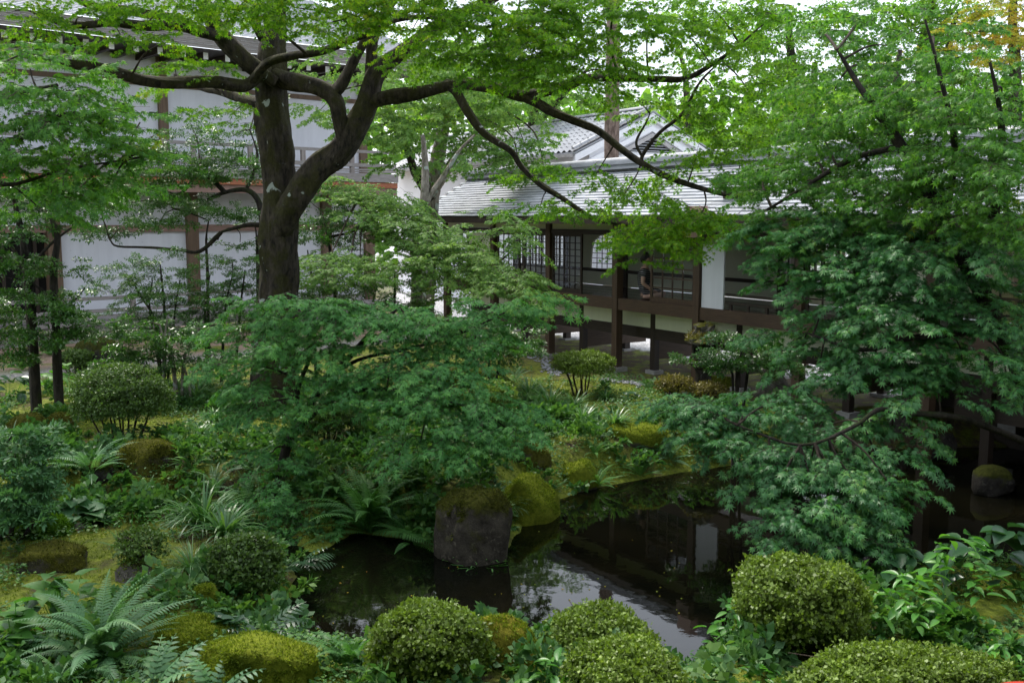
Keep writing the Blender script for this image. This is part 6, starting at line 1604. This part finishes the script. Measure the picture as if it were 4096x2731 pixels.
put("moss_carpet", leaves_mesh("moss_carpet", "tri", pos, R, rng.uniform(0.016, 0.036, n), np.clip(rng.random(n) * 0.7 + 0.6 * (vnoise(P[:, 0] * 2, P[:, 1] * 2, 33) - 0.4), 0, 1)), M["moss_tuft"], kind="stuff", label="fuzzy yellow-green moss carpet over the ground")
# leafy undergrowth filling the banks between the named plants
CLEAR = [(ground(a, b), r) for a, b, r in ((640,1700,1.1),(480,2230,1.0),(150,2240,0.9),(760,2200,0.6),(2480,1640,0.9),(2560,1500,1.6),(2400,1560,0.8),(730,2560,0.5),(1000,2680,0.7),(100,1650,0.8),(2600,1760,0.5),(660,1480,1.6),(1050,1440,1.5),(1500,1450,1.5))]
P, d = scatter(26000, -8.5, 8.5, 4.6, 17)
ok = np.ones(len(P), bool)
for c_, r_ in CLEAR: ok &= ((P - c_[:2]) ** 2).sum(1) > r_ * r_
for c_, r_ in ROCKS: ok &= ((P - c_[:2]) ** 2).sum(1) > (r_ * 0.95) ** 2
nz = vnoise(P[:, 0] * 0.8 + 9, P[:, 1] * 0.8, 51)
P = P[ok & (nz > 0.30)][:2300]
Pl, Rl, Sl, Rn = [], [], [], []
for (x, y) in P:
    z = hz(x, y); kind_ = "small"
    sp = SPRAYS[kind_][int(rng.integers(7))]; sl = rng.uniform(0.16, 0.34)
    yaw = rng.random() * 6.283; el = rng.uniform(0.35, 1.2)
    dd = np.array((math.cos(yaw) * math.cos(el), math.sin(yaw) * math.cos(el), math.sin(el)))
    Fm = frames(dd[None], np.array([[0.1, 0.1, 1.0]]))[0]
    sel = rng.random(len(sp[0])) < 0.36; sp = (sp[0][sel], sp[1][sel], sp[2][sel])
    Pl.append(np.array((x, y, z - 0.02)) + (sp[0] @ Fm.T) * sl); Rl.append(np.einsum('ij,njk->nik', Fm, sp[1])); Sl.append(sp[2] * sl * 2.1)
    Rn.append(np.clip(rng.random(len(sp[0])) * 0.7 + rng.uniform(-0.1, 0.35), 0, 1))
put("undergrowth", leaves_mesh("undergrowth", "broadkite", np.concatenate(Pl), np.concatenate(Rl), np.concatenate(Sl), np.concatenate(Rn)), M["cover"], kind="stuff", label="tangled leafy undergrowth between stones and ferns")
# fallen leaves
P, d = scatter(9000, -8, 8, 5, 20); P = P[:1500]; n = len(P); hh = height(P[:, 0], P[:, 1])
pos = np.stack([P[:, 0], P[:, 1], hh + 0.02], 1)
R = frames(norm(rng.normal(0, 1, (n, 3)) * (1, 1, 0.2)), norm(rng.normal(0, 0.25, (n, 3)) + (0, 0, 1)))
put("fallen_leaves", leaves_mesh("fallen_leaves", 3, pos, R, rng.uniform(0.02, 0.04, n), rng.random(n)), M["maple_orange"], kind="stuff", label="scattered fallen brown and yellow leaves on the moss")

# ---------------------------------------------------------------- stone lantern
lb = ground(2812, 1590)
lan = thing("stone_lantern", tuple(lb), "weathered stone lantern with mossy jagged cap near the corridor", "lantern")
def lathe(name, prof, sides, mat, parent, seed=0, wob=0.0, rot=0.0, c=lb):
    rngl = np.random.default_rng(seed); V, F = [], []
    for (r, z) in prof:
        for k in range(sides):
            a = 2 * math.pi * k / sides + rot; q = r * (1 + rngl.normal(0, wob)); V.append(c + np.array((math.cos(a) * q, math.sin(a) * q, z + rngl.normal(0, wob * 0.05))))
    m_ = len(prof)
    for i in range(m_ - 1):
        for k in range(sides): F.append((i * sides + k, i * sides + (k + 1) % sides, (i + 1) * sides + (k + 1) % sides, (i + 1) * sides + k))
    F.append(tuple(range(sides - 1, -1, -1))); F.append(tuple((m_ - 1) * sides + k for k in range(sides)))
    me = bpy.data.meshes.new(name); me.from_pydata([tuple(v) for v in V], [], F); me.update()
    return put(name, me, M[mat], parent)
lathe("pedestal", [(0.22,-0.05),(0.24,0.06),(0.20,0.12)], 6, "rock_dark", lan, 1, 0.03)
lathe("shaft", [(0.15,0.12),(0.135,0.3),(0.13,0.42),(0.15,0.48)], 12, "rock_dark", lan, 2, 0.02)
lathe("platform", [(0.15,0.48),(0.24,0.56),(0.26,0.62),(0.22,0.64)], 8, "rock_dark", lan, 3, 0.03)
# fire box: six walls with a round opening each
R6, zb, zt = 0.20, 0.642, 0.93
for k in range(6):
    a0, a1 = math.pi / 3 * k, math.pi / 3 * (k + 1)
    pA, pB = np.array((math.cos(a0), math.sin(a0), 0)) * R6, np.array((math.cos(a1), math.sin(a1), 0)) * R6
    vs, fs = [], []
    nrm_ = norm((pA + pB) / 2); mid = (pA + pB) / 2; ux = norm(pB - pA); hw = np.linalg.norm(pB - pA) / 2 - 0.001; hh_ = (zt - zb) / 2
    N_ = 16
    for dep in (0.0, -0.05):
        for i in range(N_):
            a = 2 * math.pi * i / N_
            vs.append(lb + mid + nrm_ * dep + ux * 0.062 * math.cos(a) + np.array((0, 0, zb + hh_ + 0.068 * math.sin(a))))
        for i in range(N_):
            a = 2 * math.pi * i / N_; m_ = max(abs(math.cos(a)), abs(math.sin(a)))
            vs.append(lb + mid + nrm_ * dep + ux * hw * math.cos(a) / m_ * (1 if dep == 0 else 0.78) + np.array((0, 0, zb + hh_ + hh_ * math.sin(a) / m_)))
    for i in range(N_):
        j = (i + 1) % N_
        fs.append((i, j, N_ + j, N_ + i)); fs.append((2 * N_ + j, 2 * N_ + i, 3 * N_ + i, 3 * N_ + j)); fs.append((j, i, 2 * N_ + i, 2 * N_ + j))
    me = bpy.data.meshes.new("fire_box_wall"); me.from_pydata([tuple(v) for v in vs], [], fs); me.update()
    put("fire_box_wall", me, M["rock_dark"], lan)
lathe("roof", [(0.30,0.925),(0.34,0.95),(0.30,1.0),(0.20,1.06),(0.15,1.12),(0.17,1.2),(0.10,1.24)], 18, "rock_bare", lan, 4, 0.13)
rl = np.random.default_rng(8); nn_ = 900
a = rl.random(nn_) * 6.28; r_ = 0.32 * np.sqrt(rl.random(nn_)); Pq = lb + np.stack([np.cos(a) * r_, np.sin(a) * r_, 1.22 - 0.75 * r_ + rl.normal(0, 0.02, nn_)], 1)
tufts("moss_cushion", Pq, np.tile((0, 0, 1.0), (nn_, 1)), 0.05, M["azalea_brown"], lan, rl, 0.9)

# ---------------------------------------------------------------- person sitting in the corridor
seat = CF.p(CF.hit(2560, 1185, 0.25)[0], 0.34, FZ)
per = thing("person", tuple(seat), "person in a dark striped dress sitting in the open corridor bay, hands in lap", "person")
def skin_mesh(name, verts, edges, radii, mat, parent, root=0, levels=2):
    me = bpy.data.meshes.new(name); me.from_pydata([tuple(seat + np.array(v)) for v in verts], edges, []); me.update()
    o = bpy.data.objects.new(name, me); COL.objects.link(o)
    md = o.modifiers.new("s", 'SKIN'); sv = me.skin_vertices[0].data
    for i, r in enumerate(radii): sv[i].radius = (r, r) if np.isscalar(r) else r
    sv[root].use_root = True
    o.modifiers.new("d", 'SUBSURF').levels = levels
    dg = bpy.context.evaluated_depsgraph_get(); ev = o.evaluated_get(dg)
    me2 = bpy.data.meshes.new_from_object(ev); bpy.data.objects.remove(o)
    for pl in me2.polygons: pl.use_smooth = True
    return put(name, me2, mat, parent)
v = [(0,0,.11),(0,0,.28),(0.01,0,.44),(0.015,0,.54),(0.03,0,.61),(0.05,0,.69),(0.055,0,.80),                      # 0-6 spine, head
     (-0.02,-.15,.53),(-0.05,-.20,.30),(.13,-.20,.17),(.21,-.16,.13),                                               # 7-10 near arm
     (0.03,.15,.53),(0.02,.20,.30),(.17,.12,.18),(.23,.04,.13),                                                       # 11-14 far arm
     (0.02,-.09,.09),(.40,-.12,.10),(.10,-.20,.05),(-.05,-.18,.04),                                                   # 15-18 near leg folded
     (0.02,.09,.09),(.40,.10,.10),(.10,.18,.05),(-.05,.16,.04),                                                       # far leg
     (.26,-.15,.125),(.29,-.145,.115),(.26,-.165,.115),(.28,-.165,.10),(.26,-.135,.118),(.275,-.125,.10),(.23,-.125,.14),(.25,-.105,.125)]
e = [(0,1),(1,2),(2,3),(3,4),(4,5),(5,6),(3,7),(7,8),(8,9),(9,10),(3,11),(11,12),(12,13),(13,14),(0,15),(15,16),(16,17),(17,18),(0,19),(19,20),(20,21),(21,22),
     (10,23),(23,24),(10,25),(25,26),(10,27),(27,28),(10,29),(29,30)]
rd = [(.13,.11),(.11,.09),(.13,.10),(.11,.08),.05,.075,.085,.055,.042,.030,.028,.055,.042,.030,.028,.085,.065,.05,.04,.085,.065,.05,.04,.010,.008,.010,.008,.010,.008,.011,.008]
skin_mesh("body", v, e, rd, M["skin"], per)
v = [(0,0,.09),(0,0,.28),(0.01,0,.45),(0.015,0,.54),(-0.015,-.14,.53),(-0.035,-.185,.40),(0.03,.14,.53),(0.025,.18,.40),(.03,-.08,.10),(.36,-.10,.11),(.03,.08,.10),(.36,.08,.11),(.2,0,.12)]
e = [(0,1),(1,2),(2,3),(3,4),(4,5),(3,6),(6,7),(0,8),(8,9),(0,10),(10,11),(0,12)]
rd = [(.165,.145),(.135,.115),(.155,.125),(.12,.09),.072,.06,.072,.06,.105,.085,.105,.085,.09]
skin_mesh("dress", v, e, rd, M["dress"], per)
v = [(.035,0,.70),(.03,0,.82),(.07,0,.885),(.0,0,.76),(-.03,0,.66)]
skin_mesh("hair", v, [(0,1),(1,2),(1,3),(3,4)], [.09,.095,.06,.08,.06], M["hair"], per)
nv = []
# face: nose, eyes and mouth on the side turned to the right
for nm, c_, r_, mt in (("nose", (.145,-.01,.775), .014, "skin"), ("eye", (.128,-.035,.80), .010, "hair"), ("eye", (.128,.02,.80), .010, "hair"), ("mouth", (.130,-.008,.735), .012, "red_felt")):
    V, F = ico(2); put(nm, np_mesh(nm, V * r_ * (1, 1.3, 0.6) + np.array(c_) + seat, F), M[mt], per)

# ---------------------------------------------------------------- red-covered round stool on the viewer's veranda, its rim just in the corner
own = thing("unseen_viewing_hall", (0, 0.0, 0), "unseen dark timber hall and veranda at the viewpoint, added to block light from behind", "building")  # out of view; wall and roof added to block sky light from behind
def ob(name, mat, *b): return put(name, MB().box(*b).mesh(name), M[mat], own)
ob("veranda_deck", "wood_brown_h", -15, 15, -0.8, 2.6, 0.95, 1.02)
ob("wall", "wood_dark_h", -15, 15, -1.0, -0.8, 0.0, 5.6)
ob("veranda_ceiling", "wood_dark_h", -15.3, 15.3, -1.2, 2.9, 4.62, 4.70)
for k in range(16): ob("rafter", "wood_dark", -15 + 2 * k - 0.05, -15 + 2 * k + 0.05, -0.8, 2.85, 4.50, 4.615)
for k in range(7):
    if abs(-15 + 5 * k) > 1: ob("post", "wood_brown", -15 + 5 * k - 0.08, -15 + 5 * k + 0.08, 2.3, 2.46, 0.0, 4.49)
mb = MB(); mb.add([(-15.5, 3.0, 4.70), (15.5, 3.0, 4.70), (15.5, -4.0, 8.2), (-15.5, -4.0, 8.2), (-15.5, -11, 4.7), (15.5, -11, 4.7)], [(0, 1, 2, 3), (3, 2, 5, 4)])
put("roof", mb.mesh("roof"), M["shingle"], own)
rc = at(4170, 2805, 2.75); zt_ = rc[2]
rs = thing("round_stool", (rc[0], rc[1], 1.02), "round seat covered in red felt cut off by the bottom right corner", "stool")
lathe("seat_cushion", [(0.135,-0.06),(0.15,-0.045),(0.155,-0.02),(0.14,-0.005),(0.10,0.0),(0.0005,0.002)], 40, "red_felt", rs, c=np.array((rc[0], rc[1], zt_)))
for k in range(3):
    a = k * 2.094 + 0.4; q = np.array((math.cos(a) * 0.10, math.sin(a) * 0.10, 0))
    tube_obj("leg", [np.array((rc[0], rc[1], zt_ - 0.05)) + q, np.array((rc[0], rc[1], 1.02)) + q * 1.2], [0.015, 0.013], M["wood_brown"], rs, 8, 2, 0)
# a few leaves afloat
nf = 70
q = np.array([gz(a_, b_, WATER_Z) for a_, b_ in zip(rng.uniform(1250, 2750, nf), rng.uniform(2120, 2560, nf))]); q[:, 2] = WATER_Z + 0.004
put("floating_leaves", leaves_mesh("floating_leaves", "broadkite", q, frames(norm(rng.normal(0, 1, (nf, 3)) * (1, 1, 0)), norm(rng.normal(0, 0.03, (nf, 3)) + (0, 0, 1))), rng.uniform(0.015, 0.03, nf), rng.random(nf)), M["maple_orange"], kind="stuff", label="few fallen leaves floating on the pond")
print("LEAVES", COUNT, sum(COUNT.values()), "fronds", NF)
